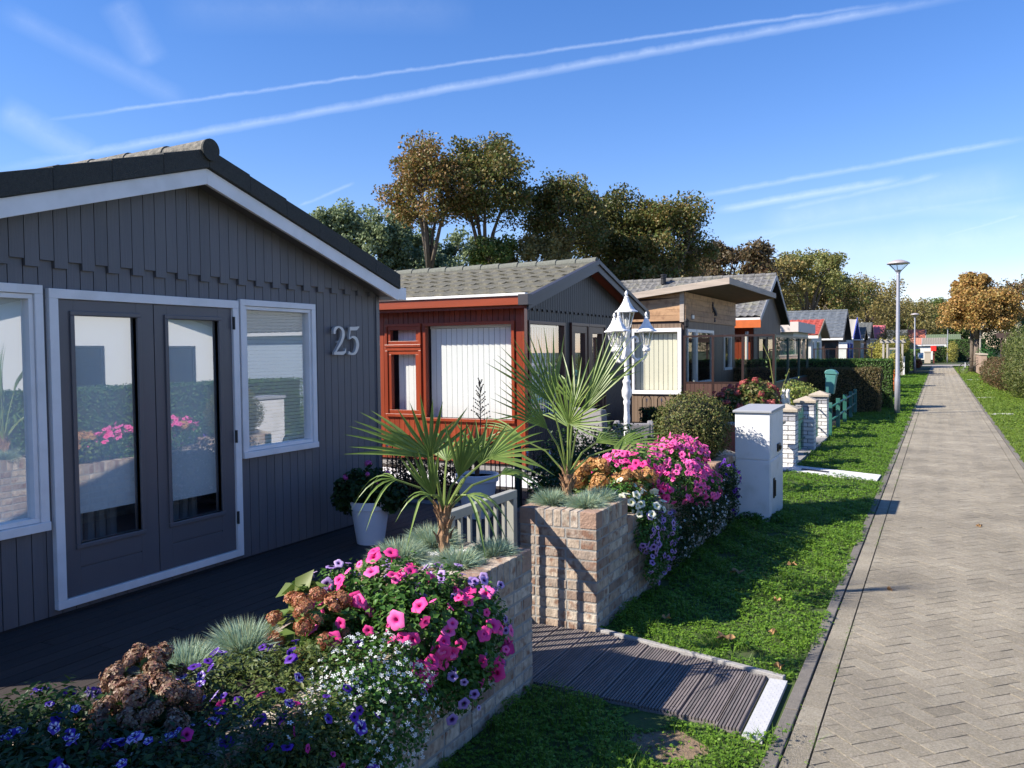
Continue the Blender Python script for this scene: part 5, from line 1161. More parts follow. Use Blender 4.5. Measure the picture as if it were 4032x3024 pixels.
a = rng.uniform(0, 6.28, n); el = rng.uniform(.1, 1.5, n); base = np.tile([-4.12, 7.35, .62], (n, 1)) + rng.normal(0, .02, (n, 3)); tip = base + np.stack([np.cos(a) * np.sin(el), np.sin(a) * np.sin(el), np.cos(el)], 1) * rng.uniform(.22, .34, n)[:, None]; V, F = blades(base, tip, .026, 3, .1); fmesh('leaves', V, F, leafm('yucca_leaf', [(.03, .07, .025), (.05, .10, .04)]), t)
b = MB(); b.tube([(-4.12, 7.35, .42), (-4.12, 7.35, .64)], .025, 8)
b.tube([(-4.11, 7.36, .6), (-4.09, 7.38, .95), (-4.09, 7.38, 1.42)], [.008, .006, .003], 5)
for k in range(26):
    z = 1.0 + .4 * k / 26; a = k * 2.4; l = .11 * (1 - k / 30); b.tube([(-4.09, 7.38, z), (-4.09 + math.cos(a) * l, 7.38 + math.sin(a) * l, z + .05)], [.003, .002], 4)
    for q in (.4, .7, 1): b.sphere((-4.09 + math.cos(a) * l * q, 7.38 + math.sin(a) * l * q, z + .05 * q), .008, 5, 4)
obj('stem', b, mat('dry_seed_stalk', (.09, .05, .035), .9), t)
# ================================================================ FENCES, FURNITURE
def hoop_fence(label, x0, x1, y, zb, zr, ztop, pitch=.26, posts=(), mt=BLACKM):
    t = thing('hoop_fence', label, 'fence', ((x0 + x1) / 2, y, 0), group='black hoop topped garden fences')
    b = MB(); b.box(x0, x1, y - .006, y + .006, zr, zr + .014); b.box(x0, x1, y - .006, y + .006, zb, zb + .014); obj('rail', b, mt, t)
    hb = MB(); x = x0 + .06; r = pitch * .29; fin = MB(); 
    while x < x1 - pitch:
        pts = [(x - r + r, y, 0)]; c = x + r
        pts = [(x, y, zb - .08)] + [(x, y, ztop - r)] + [(c - r * math.cos(q), y, ztop - r + r * math.sin(q)) for q in [PI * k / 8 for k in range(1, 8)]] + [(x + 2 * r, y, ztop - r), (x + 2 * r, y, zb - .08)]
        hb.tube(pts, .008, 6); hb.tube([(c, y, zb - .08), (c, y, ztop - r * 1.3)], .0055, 6)
        fin.lathe([(.004, 0), (.014, .005), (.006, .012), (.006, .02), (.018, .03), (.010, .045), (.001, .075)], (c, y, ztop - r * 1.35), 6)
        hb.tube([(x + 2 * r + (pitch - 2 * r) / 2, y, zb - .08), (x + 2 * r + (pitch - 2 * r) / 2, y, zr)], .0055, 6); x += pitch
    obj('hoops', hb, mt, t); obj('finials', fin, SILV, t)
    for p in posts:
        b = MB(); b.box(p - .028, p + .028, y - .028, y + .028, -.02, ztop - .0); obj('fence_post', b, mat('dark_green_post', (.01, .035, .035), .5), t)
    return t
hoop_fence('black hoop topped fence between the grey chalet deck and the red brown chalet', -6.6, -2.45, 8.0, .11, .52, .69, posts=(-3.98, -2.5))
hoop_fence('black hoop topped fence with silver spear tips before the pine canopy cabin', -5.0, -1.95, 15.3, .2, .60, .84, pitch=.29)
t = thing('brown_low_wall', 'low red brown rendered wall with dark cobbled top behind the box ball', 'wall', (-2.7, 13.4, 0))
b = MB(); b.box(-3.3, -2.0, 13.3, 13.5, 0, .50); obj('wall_body', b, mat('red_brown_render', (.24, .075, .05), .9, var=.15), t)
b = MB()
for k in range(22): b.sphere((-3.27 + k * .06, 13.4, .51), (.035, .10, .045), 7, 5, .1)
obj('cobble_top', b, CONCG, t)
def rattan(label, loc, rz, w=.62, hb=.95, hs=.42, arm=.62):
    t = thing('rattan_chair', label, 'chair', loc, rz, 'grey rattan garden chairs')
    b = MB(); b.box(-w / 2 + .08, w / 2 - .08, -.3, .26, .12, hs); obj('seat', b, RATTAN, t, bevel=.02, local=True)
    b = MB(); b.hexa([(-w / 2, .26, .1), (w / 2, .26, .1), (w / 2, .36, .1), (-w / 2, .36, .1), (-w / 2, .34, hb), (w / 2, .34, hb), (w / 2, .44, hb), (-w / 2, .44, hb)]); obj('backrest', b, RATTAN, t, bevel=.02, local=True)
    for s in (-1, 1):
        b = MB(); b.box(s * w / 2 - (.04), s * w / 2 + .04, -.32, .26, .1, arm); obj('armrest', b, RATTAN, t, bevel=.02, local=True)
        for yy in (-.28, .3): b = MB(); b.box(s * (w / 2 - .05) - .02, s * (w / 2 - .05) + .02, yy - .02, yy + .02, 0, .12); obj('leg', b, BLACKM, t, local=True)
    return t
rattan('high backed grey rattan chair seen from its side in front of the dark gable', (-3.72, 10.25, .02), R(150), .6, .95)
rattan('lower grey rattan armchair behind the white lamp post', (-3.50, 10.45, .02), R(198), .44, .76, arm=.74)

# ornate white lantern post
LW = WHITE
t = thing('ornate_lamp_post', 'white ornate garden lamp post with three lanterns in front of the dark gable', 'lamp post', (-3.09, 9.0, 0)); ox, oy = -3.09, 9.0
b = MB(); b.lathe([(r_ * .74, z_) for r_, z_ in [(.11, 0), (.11, .06), (.09, .08), (.085, .18), (.07, .22), (.062, .4), (.075, .42), (.05, .46), (.046, .88), (.046, .90), (.05, .93), (.046, .95), (.042, 1.0), (.042, 1.08), (.052, 1.10), (.052, 1.13), (.042, 1.15), (.072, 1.19), (.076, 1.25), (.05, 1.32), (.062, 1.34), (.062, 1.36), (.04, 1.38), (.036, 1.62), (.052, 1.64), (.052, 1.70), (.042, 1.72), (.05, 1.76), (.05, 1.88), (.06, 1.90), (.045, 1.91), (.05, 1.93), (.02, 1.95)]], (ox, oy, 0), 20, rf=lambda a, z: 1 + .06 * math.cos(10 * a)); obj('pole', b, LW, t, smooth=True)
def lantern(cx, cy, cz, k=1.0):
    b = MB(); b.lathe([(.03 * k, -.07), (.05 * k, -.06), (.052 * k, -.035), (.04 * k, -.02), (.045 * k, 0)], (cx, cy, cz), 12)
    n = 6
    for i in range(n):
        a = 2 * PI * i / n + .3; b.tube([(cx + .045 * k * math.cos(a), cy + .045 * k * math.sin(a), cz), (cx + .092 * k * math.cos(a), cy + .092 * k * math.sin(a), cz + .185 * k)], .006 * k, 5)
    for (r, z) in ((.047, .004), (.093, .185)): b.tube([(cx + r * k * math.cos(2 * PI * i / n + .3), cy + r * k * math.sin(2 * PI * i / n + .3), cz + z * k) for i in range(n + 1)], .006 * k, 5)
    lo = obj('lantern', b, LW, t)
    b = MB(); b.lathe([(.043 * k, .004), (.09 * k, .183 * k)], (cx, cy, cz), 6, rf=None)
    b.f = [f for f in b.f if len(f) == 4]; obj('pane', b, GLASS_L, lo)
    b = MB(); b.lathe([(.135 * k, .186 * k), (.128 * k, .198 * k), (.10 * k, .215 * k), (.07 * k, .255 * k), (.048 * k, .30 * k), (.030 * k, .345 * k), (.024 * k, .36 * k), (.03 * k, .365 * k), (.012 * k, .38 * k), (.02 * k, .40 * k), (.018 * k, .42 * k), (.003 * k, .445 * k)], (cx, cy, cz), 24, rf=lambda a, z: 1 + (.05 * math.cos(6 * a - 1.8) if z < .22 * k else .09 * math.cos(6 * a - 1.8) if z < .3 * k else 0))
    obj('lantern_roof', b, LW, lo)
    b = MB(); b.lathe([(.012, .02), (.02, .06), (.022, .09), (.004, .12)], (cx, cy, cz), 8); obj('bulb', b, WHITE, lo)
lantern(ox, oy, 1.96, .94)
for q0 in ((1, .05), (-.50, -.86), (-.50, .86)):
    d = (cr * q0[0] + ca_ * q0[1]).normalized(); c = Vector((ox, oy, 0)); lx = c + d * .225
    P = [c + d * q[0] + cu * q[1] for q in catm([(.03, 1.735), (.07, 1.635), (.13, 1.59), (.20, 1.615), (.225, 1.685)])]
    b = MB(); b.tube(P, [.017] * len(P), 8); P2 = [c + d * q[0] + cu * q[1] for q in catm([(.03, 1.675), (.035, 1.795), (.07, 1.85), (.115, 1.845), (.125, 1.805), (.10, 1.795)])]; b.tube(P2, [.015] * (len(P2) - 4) + [.014, .012, .01, .008], 8)
    for q in (.1, .14, .18): b.lathe([(.002, -.035), (.018, -.01), (.004, .03)], tuple(c + d * q + cu * 1.59), 6)
    obj('arm', b, LW, t, smooth=True)
    lantern(lx.x, lx.y, 1.755, .86)

# utility cabinet
t = thing('utility_cabinet', 'tall white utility cabinet with grey lid and two black latches standing on the grass', 'cabinet', (-1.63, 8.75, 0))
b = MB(); b.box(-1.745, -1.41, 8.35, 9.14, 0, .608); b.box(-1.745, -1.415, 8.355, 9.135, .608, .618); b.box(-1.745, -1.41, 8.35, 9.14, .618, 1.075); obj('body', b, CAB, t, bevel=.006)
b = MB(); b.box(-1.411, -1.404, 8.385, 9.105, .03, .595); obj('door', b, CAB, t, bevel=.002); b = MB(); b.box(-1.411, -1.404, 8.385, 9.105, .630, 1.06); obj('door', b, CAB, t, bevel=.002)
b = MB(); b.hexa([(-1.765, 8.33, 1.076), (-1.39, 8.33, 1.076), (-1.39, 9.16, 1.076), (-1.765, 9.16, 1.076), (-1.765, 8.33, 1.10), (-1.39, 8.33, 1.10), (-1.39, 9.16, 1.115), (-1.765, 9.16, 1.115)]); obj('lid', b, CABT, t, bevel=.005)
b = MB(); b.box(-1.404, -1.392, 8.50, 8.56, .22, .42); b.box(-1.392, -1.380, 8.515, 8.545, .24, .40); obj('latch', b, BLACKM, t, bevel=.004)
b = MB(); b.box(-1.404, -1.385, 8.72, 8.86, .66, .74); b.box(-1.385, -1.37, 8.76, 8.83, .68, .72); obj('latch', b, BLACKM, t, bevel=.006)

bush('weeds', 'leafy weeds at the foot of the utility cabinet', [(-1.58, 8.29, .04, .17, .05, .06), (-1.36, 8.45, .04, .05, .2, .05)], 900, .028, L_PET)
# white brick pillars with sandy caps
def wpillar(label, x0, x1, y0, y1, h, cap=True):
    t = thing('brick_pillar', label, 'pillar', ((x0 + x1) / 2, (y0 + y1) / 2, 0), group='white painted brick pillars')
    B = MB(); n = int(h / .062); ch = h / n; j = .010; Mo = MB(); Mo.box(x0 + .008, x1 - .008, y0 + .008, y1 - .008, 0, h)
    rb = MB()
    for k in range(n):
        tgt = rb if k >= n - 2 else B; za, zb = k * ch + j / 2, (k + 1) * ch - j / 2; ev = k % 2; mx = x0 + (x1 - x0) * (.34 if ev else .66); my = y0 + (y1 - y0) * (.66 if ev else .34)
        for (a, c) in ((x0, mx - j / 2), (mx + j / 2, x1)):
            for (d, e) in ((y0, my - j / 2), (my + j / 2, y1)):
                q = random.uniform(0, .002); tgt.box(a - (q if a == x0 else 0), c + (q if c == x1 else 0), d - (q if d == y0 else 0), e + (q if e == y1 else 0), za, zb)
    obj('brickwork', B, WBRICK, t, bevel=.004); obj('grey_top_courses', rb, mat('grey_rough_brick', (.36, .36, .38), .9, var=.2, vscale=30, bump=1, bscale=80), t, bevel=.004); obj('joints', Mo, WMORT, t)
    if cap:
        b = MB(); o = .035; z = h + .002; P = [(x0 - o, y0 - o), (x1 + o, y0 - o), (x1 + o, y1 + o), (x0 - o, y1 + o)]
        b.v = [(x, y, z) for x, y in P] + [(x, y, z + .04) for x, y in P] + [((x0 + x1) / 2, (y0 + y1) / 2, z + .11)]
        b.f = [(3, 2, 1, 0)] + [(i, (i + 1) % 4, 4 + (i + 1) % 4, 4 + i) for i in range(4)] + [(4 + i, 4 + (i + 1) % 4, 8) for i in range(4)]; obj('cap', b, CONC, t, bevel=.004)
    return t
wpillar('white brick pillar squeezed between the brick planter and the utility cabinet', -2.0, -1.77, 8.27, 8.52, .60)
wpillar('lowest white brick pillar just behind the utility cabinet', -2.16, -1.86, 11.75, 12.05, .66)
wpillar('white brick pillar nearest to the gravel slab', -2.03, -1.74, 12.38, 12.68, .80)
wpillar('middle white brick pillar beside the squirrel', -2.04, -1.75, 14.55, 14.85, .80)
wpillar('farthest white brick pillar beside the green railing', -2.04, -1.75, 16.45, 16.75, .80)
for i, (ya, yb) in enumerate(((12.75, 14.48), (14.92, 16.38))):
    t = thing('iron_railing', ['thin green hoop railing between the nearest two capped pillars', 'thin green hoop railing between the farther two capped pillars'][i], 'railing', (-1.98, (ya + yb) / 2, 0), group='thin hoop railings between the pillars')
    b = MB(); y = ya + .05
    for z in (.22, .56): b.box(-1.895, -1.885, ya - .06, yb + .06, z, z + .025)
    while y < yb - .15:
        b.tube([(-1.89, y, .08)] + [(-1.89, y + .06 - .06 * math.cos(q), .68 + .06 * math.sin(q)) for q in [PI * k / 6 for k in range(7)]] + [(-1.89, y + .12, .08)], .006, 6); y += .2
    obj('hoops', b, mat('dark_green_iron', (.02, .10, .08), .5), t)
    sb = MB(); sb.box(-2.0, -1.74, ya - .05, yb + .05, 0, .05); obj('base_kerb', sb, CONCG, t)
t = thing('squirrel_statue', 'cream stone squirrel statue standing behind the pillar caps', 'statue', (-2.11, 14.2, 0)); s_ = mat('cream_statue_stone', (.72, .68, .60), .8, bump=.4, bscale=60)
b = MB(); b.tube([(-2.2, 14.3, 0), (-2.2, 14.3, .76)], .05, 8); obj('pedestal', b, CONC, t)
b = MB(); c = Vector((-2.2, 14.3, .76)); q = lambda r, u, a=0: c + cr * r + cu * u + ca_ * a
b.tube([q(0, 0), q(.0, .06), q(-.015, .12), q(-.01, .17), q(.0, .2)], [.045, .055, .042, .032, .02], 10); b.sphere(tuple(q(.005, .235)), (.032, .032, .034), 10, 8); b.tube([q(-.01, .26), q(-.015, .29)], [.01, .003], 6); b.tube([q(.02, .26), q(.025, .29)], [.01, .003], 6)
b.tube([q(.03, .02), q(.075, .07), (q(.07, .15)), (q(.06, .21)), q(.085, .26), q(.11, .255)], [.02, .032, .036, .036, .032, .012], 10); b.tube([q(-.02, .14, -.03), q(-.05, .14, -.05), q(-.045, .16, -.04)], [.014, .01, .008], 6); b.tube([q(.0, .02, -.03), q(-.05, .01, -.05)], [.025, .014], 6)
obj('body', b, s_, t, smooth=True)

# green railing, mailbox
t = thing('green_railing', 'worn green post and rail barrier next to the farthest white pillar', 'railing', (-1.76, 19.5, 0)); ps = [17.05, 18.6, 20.1, 21.6, 22.9]
for y in ps: b = MB(); b.box(-1.80, -1.72, y - .03, y + .03, 0, .66); obj('post', b, GREENM, t, bevel=.004)
for z in (.30, .56): b = MB(); b.tube([(-1.76, ps[0], z), (-1.76, ps[-1], z)], .022, 10); obj('rail', b, GREENM, t, smooth=True)
t = thing('mailbox', 'teal wall shaped plastic mailbox with rounded lid on a green post', 'mailbox', (-2.05, 19.5, 0))
b = MB(); b.tube([(-2.06, 19.5, 0), (-2.06, 19.5, .95)], .03, 10); obj('post', b, GREENM, t)
b = MB(); b.prism([(-2.10, .74), (-1.93, .70), (-1.87, 1.12), (-2.10, 1.14)], 19.36, 19.66, 'y'); obj('box', b, TEAL, t, bevel=.015)
b = MB(); b.prism([(-2.11, 1.145), (-1.85, 1.125), (-1.845, 1.16), (-1.90, 1.22), (-2.0, 1.245), (-2.08, 1.23), (-2.115, 1.19)], 19.345, 19.675, 'y'); obj('lid', b, TEAL, t, bevel=.012)

# street lamps
def street_lamp(label, x, y, h=3.6):
    t = thing('street_lamp', label, 'street lamp', (x, y, 0), group='cone topped street lamps')
    b = MB(); b.lathe([(.066, 0), (.066, .9), (.05, 1.0), (.042, h - .05), (.042, h)], (0, 0, 0), 16); obj('pole', b, STEEL, t, smooth=True, local=True)
    b = MB(); b.lathe([(.05, h - .01), (.055, h + .02), (.09, h + .06), (.07, h + .075)], (0, 0, 0), 20); obj('socket', b, STEEL, t, local=True)
    b = MB(); b.lathe([(.075, h + .055), (.25, h + .235)], (0, 0, 0), 24); b.f = [f for f in b.f if len(f) == 4]; obj('glass_cone', b, glass('frosted_lamp_glass', (.86, .9, .93), .12, .3), t, smooth=True, local=True)
    b = MB()
    for k in range(3): a = 2 * PI * k / 3 + .4; b.tube([(.06 * math.cos(a), .06 * math.sin(a), h + .04), (.262 * math.cos(a), .262 * math.sin(a), h + .24)], .009, 6)
    obj('strut', b, STEEL, t, local=True)
    b = MB(); b.lathe([(.27, h + .225), (.275, h + .24), (.20, h + .285), (.10, h + .325), (.03, h + .335)], (0, 0, 0), 28); obj('hood', b, mat('lamp_hood', (.42, .38, .38), .5, metal=.2), t, smooth=True, local=True)
    return t
l0 = street_lamp('nearest grey street lamp with a cone head beside the clipped hedges', -.80, 23.4)
for lb, x, y in (('second smaller looking street lamp farther along the path', -1.05, 60.0), ('third distant street lamp against the far hedge', 1.45, 104.0)):
    d = dup(l0); d.location = (x, y, 0); d['label'] = lb
t = thing('white_post', 'white rectangular marker cabinet against the dark hedge behind the first street lamp', 'post', (-1.75, 57, 0)); b = MB(); b.box(-1.80, -1.54, 56.6, 57, 0, 1.12); obj('body', b, WHITE, t, bevel=.01); b = MB(); b.box(-1.82, -1.52, 56.57, 57.03, 1.12, 1.17); obj('cap', b, WHITE, t)
t = thing('orange_slat_fence', 'short orange slat fence between hedge and white post', 'fence', (-1.35, 30, 0))
for k in range(5): b = MB(); b.box(-1.55 + k * .11, -1.49 + k * .11, 31, 31.03, .12, .98 - .02 * (k % 2)); obj('slat', b, OR, t)
b = MB(); b.box(-1.6, -1.0, 31.035, 31.06, .3, .36); b.box(-1.6, -1.0, 31.035, 31.06, .75, .81); obj('rail', b, OR, t)
t = thing('info_sign', 'small white and blue sign on a short post by the path', 'sign', (-.95, 80, 0)); b = MB(); b.box(-.99, -.91, 80, 80.08, 0, .75); obj('post', b, mat('tan_trim', 0), t); b = MB(); b.box(-1.15, -.72, 79.95, 79.99, .75, 1.25); obj('panel', b, WHITE, t); b = MB(); b.box(-1.08, -.79, 79.935, 79.949, .82, 1.08); obj('blue_field', b, mat('sign_blue', (.10, .35, .50), .5), t)
t = thing('red_box', 'bright red box on a dark post at the bend of the path', 'box', (.1, 100, 0)); b = MB(); b.box(0, .16, 100, 100.16, 0, 1.35); obj('post', b, mat('dark_red_post', (.12, .03, .02), .7), t); b = MB(); b.box(-.20, .34, 99.9, 100.25, 1.3, 1.85); obj('box', b, mat('signal_red', (.85, .03, .02), .4), t, bevel=.04)
t = thing('concrete_bollard', 'pale concrete block left of the red box', 'bollard', (-.45, 100, 0)); b = MB(); b.box(-.8, -.2, 99.8, 100.2, 0, 1.15); b.box(-.85, -.15, 99.75, 100.25, 1.15, 1.3); obj('block', b, CONC, t, bevel=.02)
# pergola arch
t = thing('pergola', 'grey wooden pergola arch wrapped in yellow climber', 'pergola', (-2.2, 55, 0)); PG_ = mat('grey_pergola_wood', (.38, .35, .30), .8, var=.1)
for x in (-2.72, -2.5, -1.9, -1.68): b = MB(); b.box(x, x + .11, 54.9, 55.02, 0, 2.0); obj('post', b, PG_, t)
b = MB(); b.box(-2.85, -1.45, 54.85, 55.06, 2.0, 2.17); b.box(-2.85, -1.45, 55.6, 55.8, 2.0, 2.17)
for k in range(5): b.box(-2.8 + k * .3, -2.73 + k * .3, 54.7, 56.0, 2.171, 2.24)
obj('beams', b, PG_, t); b = MB(); b.box(-2.38, -1.91, 54.95, 55.0, 1.6, 1.7); b.box(-2.38, -2.32, 54.95, 55.0, .4, 1.6); b.box(-1.97, -1.91, 54.95, 55.0, .4, 1.6); obj('gate_frame', b, PG_, t); b = MB(); b.box(-2.31, -1.98, 54.97, 54.98, .4, 1.59); obj('pane', b, mat('dark_green_panel', (.05, .09, .07), .4), t)
t = thing('dark_pergola', 'dark brown flat pergola roof above the right hand bushes', 'pergola', (5, 58, 0)); b = MB()
for k in range(4): b.box(3.4, 7.5, 56 + k * .8, 56.12 + k * .8, 2.35, 2.5)
b.box(3.3, 7.5, 55.9, 56.0, 2.2, 2.36); obj('beams', b, mat('dark_brown_wood', (.06, .035, .03), .8), t)
for x in (3.5, 7.0): b = MB(); b.box(x, x + .12, 56, 56.12, 0, 2.2); obj('post', b, mat('dark_brown_wood', 0), t)
t = thing('garden_wall', 'low tan wall segment beside the bicycle at the right verge', 'wall', (2.9, 60, 0)); b = MB(); b.box(2.55, 2.85, 56.5, 66, 0, 1.22); obj('wall_body', b, mat('tan_pinkish_wall', (.34, .24, .18), .9, var=.1), t); b = MB(); b.box(2.5, 2.9, 56.45, 66.05, 1.22, 1.3); obj('coping', b, CONC, t)
for a, c in ((2.95, 64), (3.1, 64)): pass
t = thing('screen_post', 'weathered upright grey post behind the bicycle tree', 'post', (2.85, 68, 0)); b = MB(); b.box(2.8, 2.95, 68, 68.15, 0, 3.2); obj('post', b, mat('grey_pergola_wood', 0), t)

# bicycle leaning on the tree
t = thing('bicycle', 'dark bicycle leaning against the orange leaved tree', 'bicycle', (1.95, 60, 0)); bc = Vector((1.72, 59.6, 0)); bd = Vector((.86, .52, 0)).normalized(); bp = lambda u, z, o=0: bc + bd * u + Vector((0, 0, z)) + Vector((.12, -.2, 0)) * (o) + Vector((.10 * z, .1 * z, 0))
RUB = mat('tyre_rubber', (.02, .02, .02), .7)
for u in (.0, 1.05):
    b = MB(); P = [bp(u + .33 * math.cos(a), .34 + .33 * math.sin(a)) for a in [2 * PI * k / 28 for k in range(29)]]; b.tube(P, .022, 6); w_ = obj('wheel', b, RUB, t)
    b = MB()
    for k in range(10): a = PI * k / 10; b.tube([bp(u + .31 * math.cos(a), .34 + .31 * math.sin(a)), bp(u - .31 * math.cos(a), .34 - .31 * math.sin(a))], .003, 3)
    obj('spokes', b, ALU, w_)
b = MB()
for P in ([(0, .34), (.30, .80), (.42, .34), (0, .34)], [(.42, .34), (.88, .78)], [(.30, .76), (.86, .84)], [(1.05, .34), (.90, .74), (.85, .98)], [(.30, .80), (.27, .95)]): b.tube([bp(*q) for q in P], .018, 6)
obj('frame', b, mat('bike_frame_dark', (.03, .03, .035), .4), t); b = MB(); b.tube([bp(.14, .97), bp(.36, .99)], [.06, .03], 8); obj('saddle', b, RUB, t); b = MB(); b.tube([bp(.82, 1.0, 1.1), bp(.87, 1.02), bp(.82, 1.0, -1.1)], .014, 6); obj('handlebar', b, BLACKM, t)
b = MB(); b.obox(bp(.05, .58), (.05, .34, .30)); obj('pannier', b, mat('light_grey_bag', (.45, .47, .5), .7), t)

# ================================================================ TREES
def tree(name, label, x, y, h, r, zc, rz, m, nclu=70, nleaf=14000, ls=.15, tr=.16, flat=1.0, lean=(0, 0), group='trees behind the chalets', seed=1, rc=.34, trunkm=None, forks=5, zf=None, rcl=None):
    """crown: ellipsoid centre zc, radii r (scalar or (rx,ry)), rz; leaf clusters hang on real limbs"""
    rs = np.random.default_rng(seed); rx, ry = r if hasattr(r, '__len__') else (r, r)
    t = thing(name, label, 'tree', (x, y, 0), group=group); b = MB(); cx, cy = x + lean[0], y + lean[1]
    zf = zf or (zc - rz * .9); fork = Vector((x + lean[0] * .5, y + lean[1] * .5, zf))
    b.tube([(x, y, 0), (x + lean[0] * .15, y + lean[1] * .15, zf * .4), fork], [tr * 1.25, tr, tr * .8], 9)
    d = unit(rs.normal(size=(nclu, 3))); d[:, 2] = np.where(d[:, 2] < -.55, -d[:, 2], d[:, 2]); rad = rs.uniform(.35, 1, nclu) ** .55
    wob = 1 + .24 * np.sin(d[:, 0] * 5 + seed) * np.cos(d[:, 1] * 4 + seed * 2)
    Cc = np.stack([cx + d[:, 0] * rx * rad * wob, cy + d[:, 1] * ry * rad * wob, zc + d[:, 2] * rz * rad * wob], 1)
    limbs = []
    for k in range(forks):
        a = 2 * PI * k / forks + rs.uniform(-.4, .4); q = Vector((cx + .5 * rx * math.cos(a), cy + .5 * ry * math.sin(a), zc + rz * rs.uniform(-.1, .45)))
        mid = fork.lerp(q, .5) + Vector((rs.uniform(-.15, .15), rs.uniform(-.15, .15), .1 * rz)); b.tube([fork - Vector((0, 0, .05)), mid, q], [tr * .62, tr * .4, tr * .2], 7); limbs += [mid, q, mid.lerp(q, .5), fork.lerp(mid, .6)]
    for c in Cc:
        c = Vector(c); l = min(limbs, key=lambda p: (p - c).length + (1.0 if p.z > c.z else 0)); m_ = l.lerp(c, .5) + Vector(rs.normal(0, .08, 3)); b.tube([l, m_, c], [tr * .17, tr * .10, tr * .04], 4)
    obj('trunk', b, trunkm or BARK, t, smooth=True)
    idx = rs.integers(0, nclu, nleaf); S = (rcl or min(rx, rz) * rc) * rs.uniform(.6, 1.25, nclu)[idx]; g = unit(rs.normal(size=(nleaf, 3))) * (rs.random(nleaf) ** .45)[:, None] * S[:, None]; g[:, 2] *= .8
    P = Cc[idx] + g; V, F = leaves(P, rs.normal(size=P.shape) + np.array([0, 0, .5]), ls, .75, .15); fmesh('crown', V, F, m, t)
    return t
tree('sycamore_tree', 'tall sycamore with orange brown crown and open pale trunk left of the tree group', -16.4, 25.9, 9.4, (1.65, 1.65), 7.35, 1.95, T_BRN, 85, 16000, .105, .15, seed=3, rc=.33, zf=4.6)
tree('sycamore_tree', 'tall dark green and brown sycamore directly right of the orange brown one', -14.9, 27.4, 9.5, (1.75, 1.75), 7.45, 1.85, T_MIX, 95, 17000, .11, .16, seed=4, rc=.36, zf=4.6)
tree('sycamore_tree', 'low hanging green branches under the tall sycamore crown', -14.4, 27.2, 6, (1.15, 1.1), 4.9, .9, T_GRN, 34, 5000, .12, .10, seed=14, rc=.34)
tree('sycamore_tree', 'mid height sycamore in the middle of the tree group with a brown tinge', -12.9, 30.2, 9, (1.6, 1.6), 6.75, 1.75, T_MIX, 90, 16000, .11, .15, seed=5, rc=.36)
tree('sycamore_tree', 'lower pale brown tree in front of the middle sycamore', -13.4, 28.8, 6.5, (1.7, 1.4), 4.9, 1.2, T_OLB, 70, 9500, .11, .12, seed=6, rc=.33)
tree('sycamore_tree', 'broad dark green tree right of the middle one with yellowing tips', -12.1, 34.2, 9, (1.9, 1.9), 6.2, 2.1, leafm('dark_mixed_leaf', [(.06, .09, .02), (.09, .12, .03), (.15, .13, .035), (.05, .075, .02), (.22, .16, .05)]), 130, 22000, .12, .18, seed=7, rc=.34)
tree('sycamore_tree', 'rightmost big tree of the group with brown edge foliage', -9.9, 34.4, 8.6, (1.9, 1.9), 5.85, 2.0, T_MIX, 115, 20000, .12, .16, seed=8, rc=.34)
tree('sycamore_tree', 'dark understorey tree closing the gap behind the mossy roof', -11.2, 32.6, 5.4, (2.5, 1.4), 4.1, 1.1, T_MIX, 50, 7000, .14, .13, seed=9)
tree('dark_tree', 'dark bare twigged tree behind the pine canopy cabin', -10.3, 47, 7.4, (2.7, 2.4), 5.7, 1.8, leafm('dark_brown_leaf', [(0.105, 0.088, 0.044), (0.158, 0.105, 0.052), (0.070, 0.079, 0.035)]), 70, 9000, .17, .18, seed=10)
tree('far_tree', 'spreading tree with yellow green crown and visible forked limbs above the flat roof chalet', -9.4, 74.2, 10.2, (3.6, 3.3), 7.9, 2.2, leafm('yellow_green_leaf', [(0.175, 0.210, 0.052), (0.280, 0.263, 0.088), (0.123, 0.175, 0.052), (0.350, 0.280, 0.088)]), 80, 14000, .17, .24, seed=11, rc=.36, zf=3.9, forks=6)
FT = [(-9.3, 54.5, 7.2, 2.6, 'olive brown tree left of the forked yellow green one'), (-4.7, 70, 7.0, 3.1, 'rounded brown tree above the blue trimmed chalet'), (-7.4, 66, 7.0, 3.0, 'brown tree behind the slate roof ridge'), (-2.7, 86, 6.3, 3.3, 'olive brown tree right behind the street lamp'), (-6.0, 88, 6.6, 3.6, 'wide brown tree behind the pink roof'), (-.4, 97, 6.4, 3.2, 'dark green tree left of the orange one'), (-10, 80, 7.5, 3.5, 'tall olive tree in the gap behind the steep roof'), (2.0, 118, 6.5, 3.5, 'far green tree above the terracotta roof'), (-3, 125, 6.6, 4, 'dark far tree between lamp and orange tree'), (-13, 48, 7.0, 2.8, 'shaded tree behind the steep grey roof')]
for i, (x, y, h, r, lb) in enumerate(FT):
    fk = [1.3, 1.9, 1.5, 1.9, 1.9, 1.9, 1.3, 1.6, 1.5, 1.0][i]; x *= fk; y *= fk; h = 1.7 + (h - 1.7) * fk; r *= fk
    tree('far_tree', lb, x, y, h, (r, r), h - r * .72, r * .74, [T_OLB, T_OLB, T_MIX, T_OLB, T_OLB, T_GRN, T_OLB, T_GRN, T_MIX, T_MIX][i], 90, 12500, .13 + .0011 * y, .16 * fk, seed=20 + i, rc=.34)
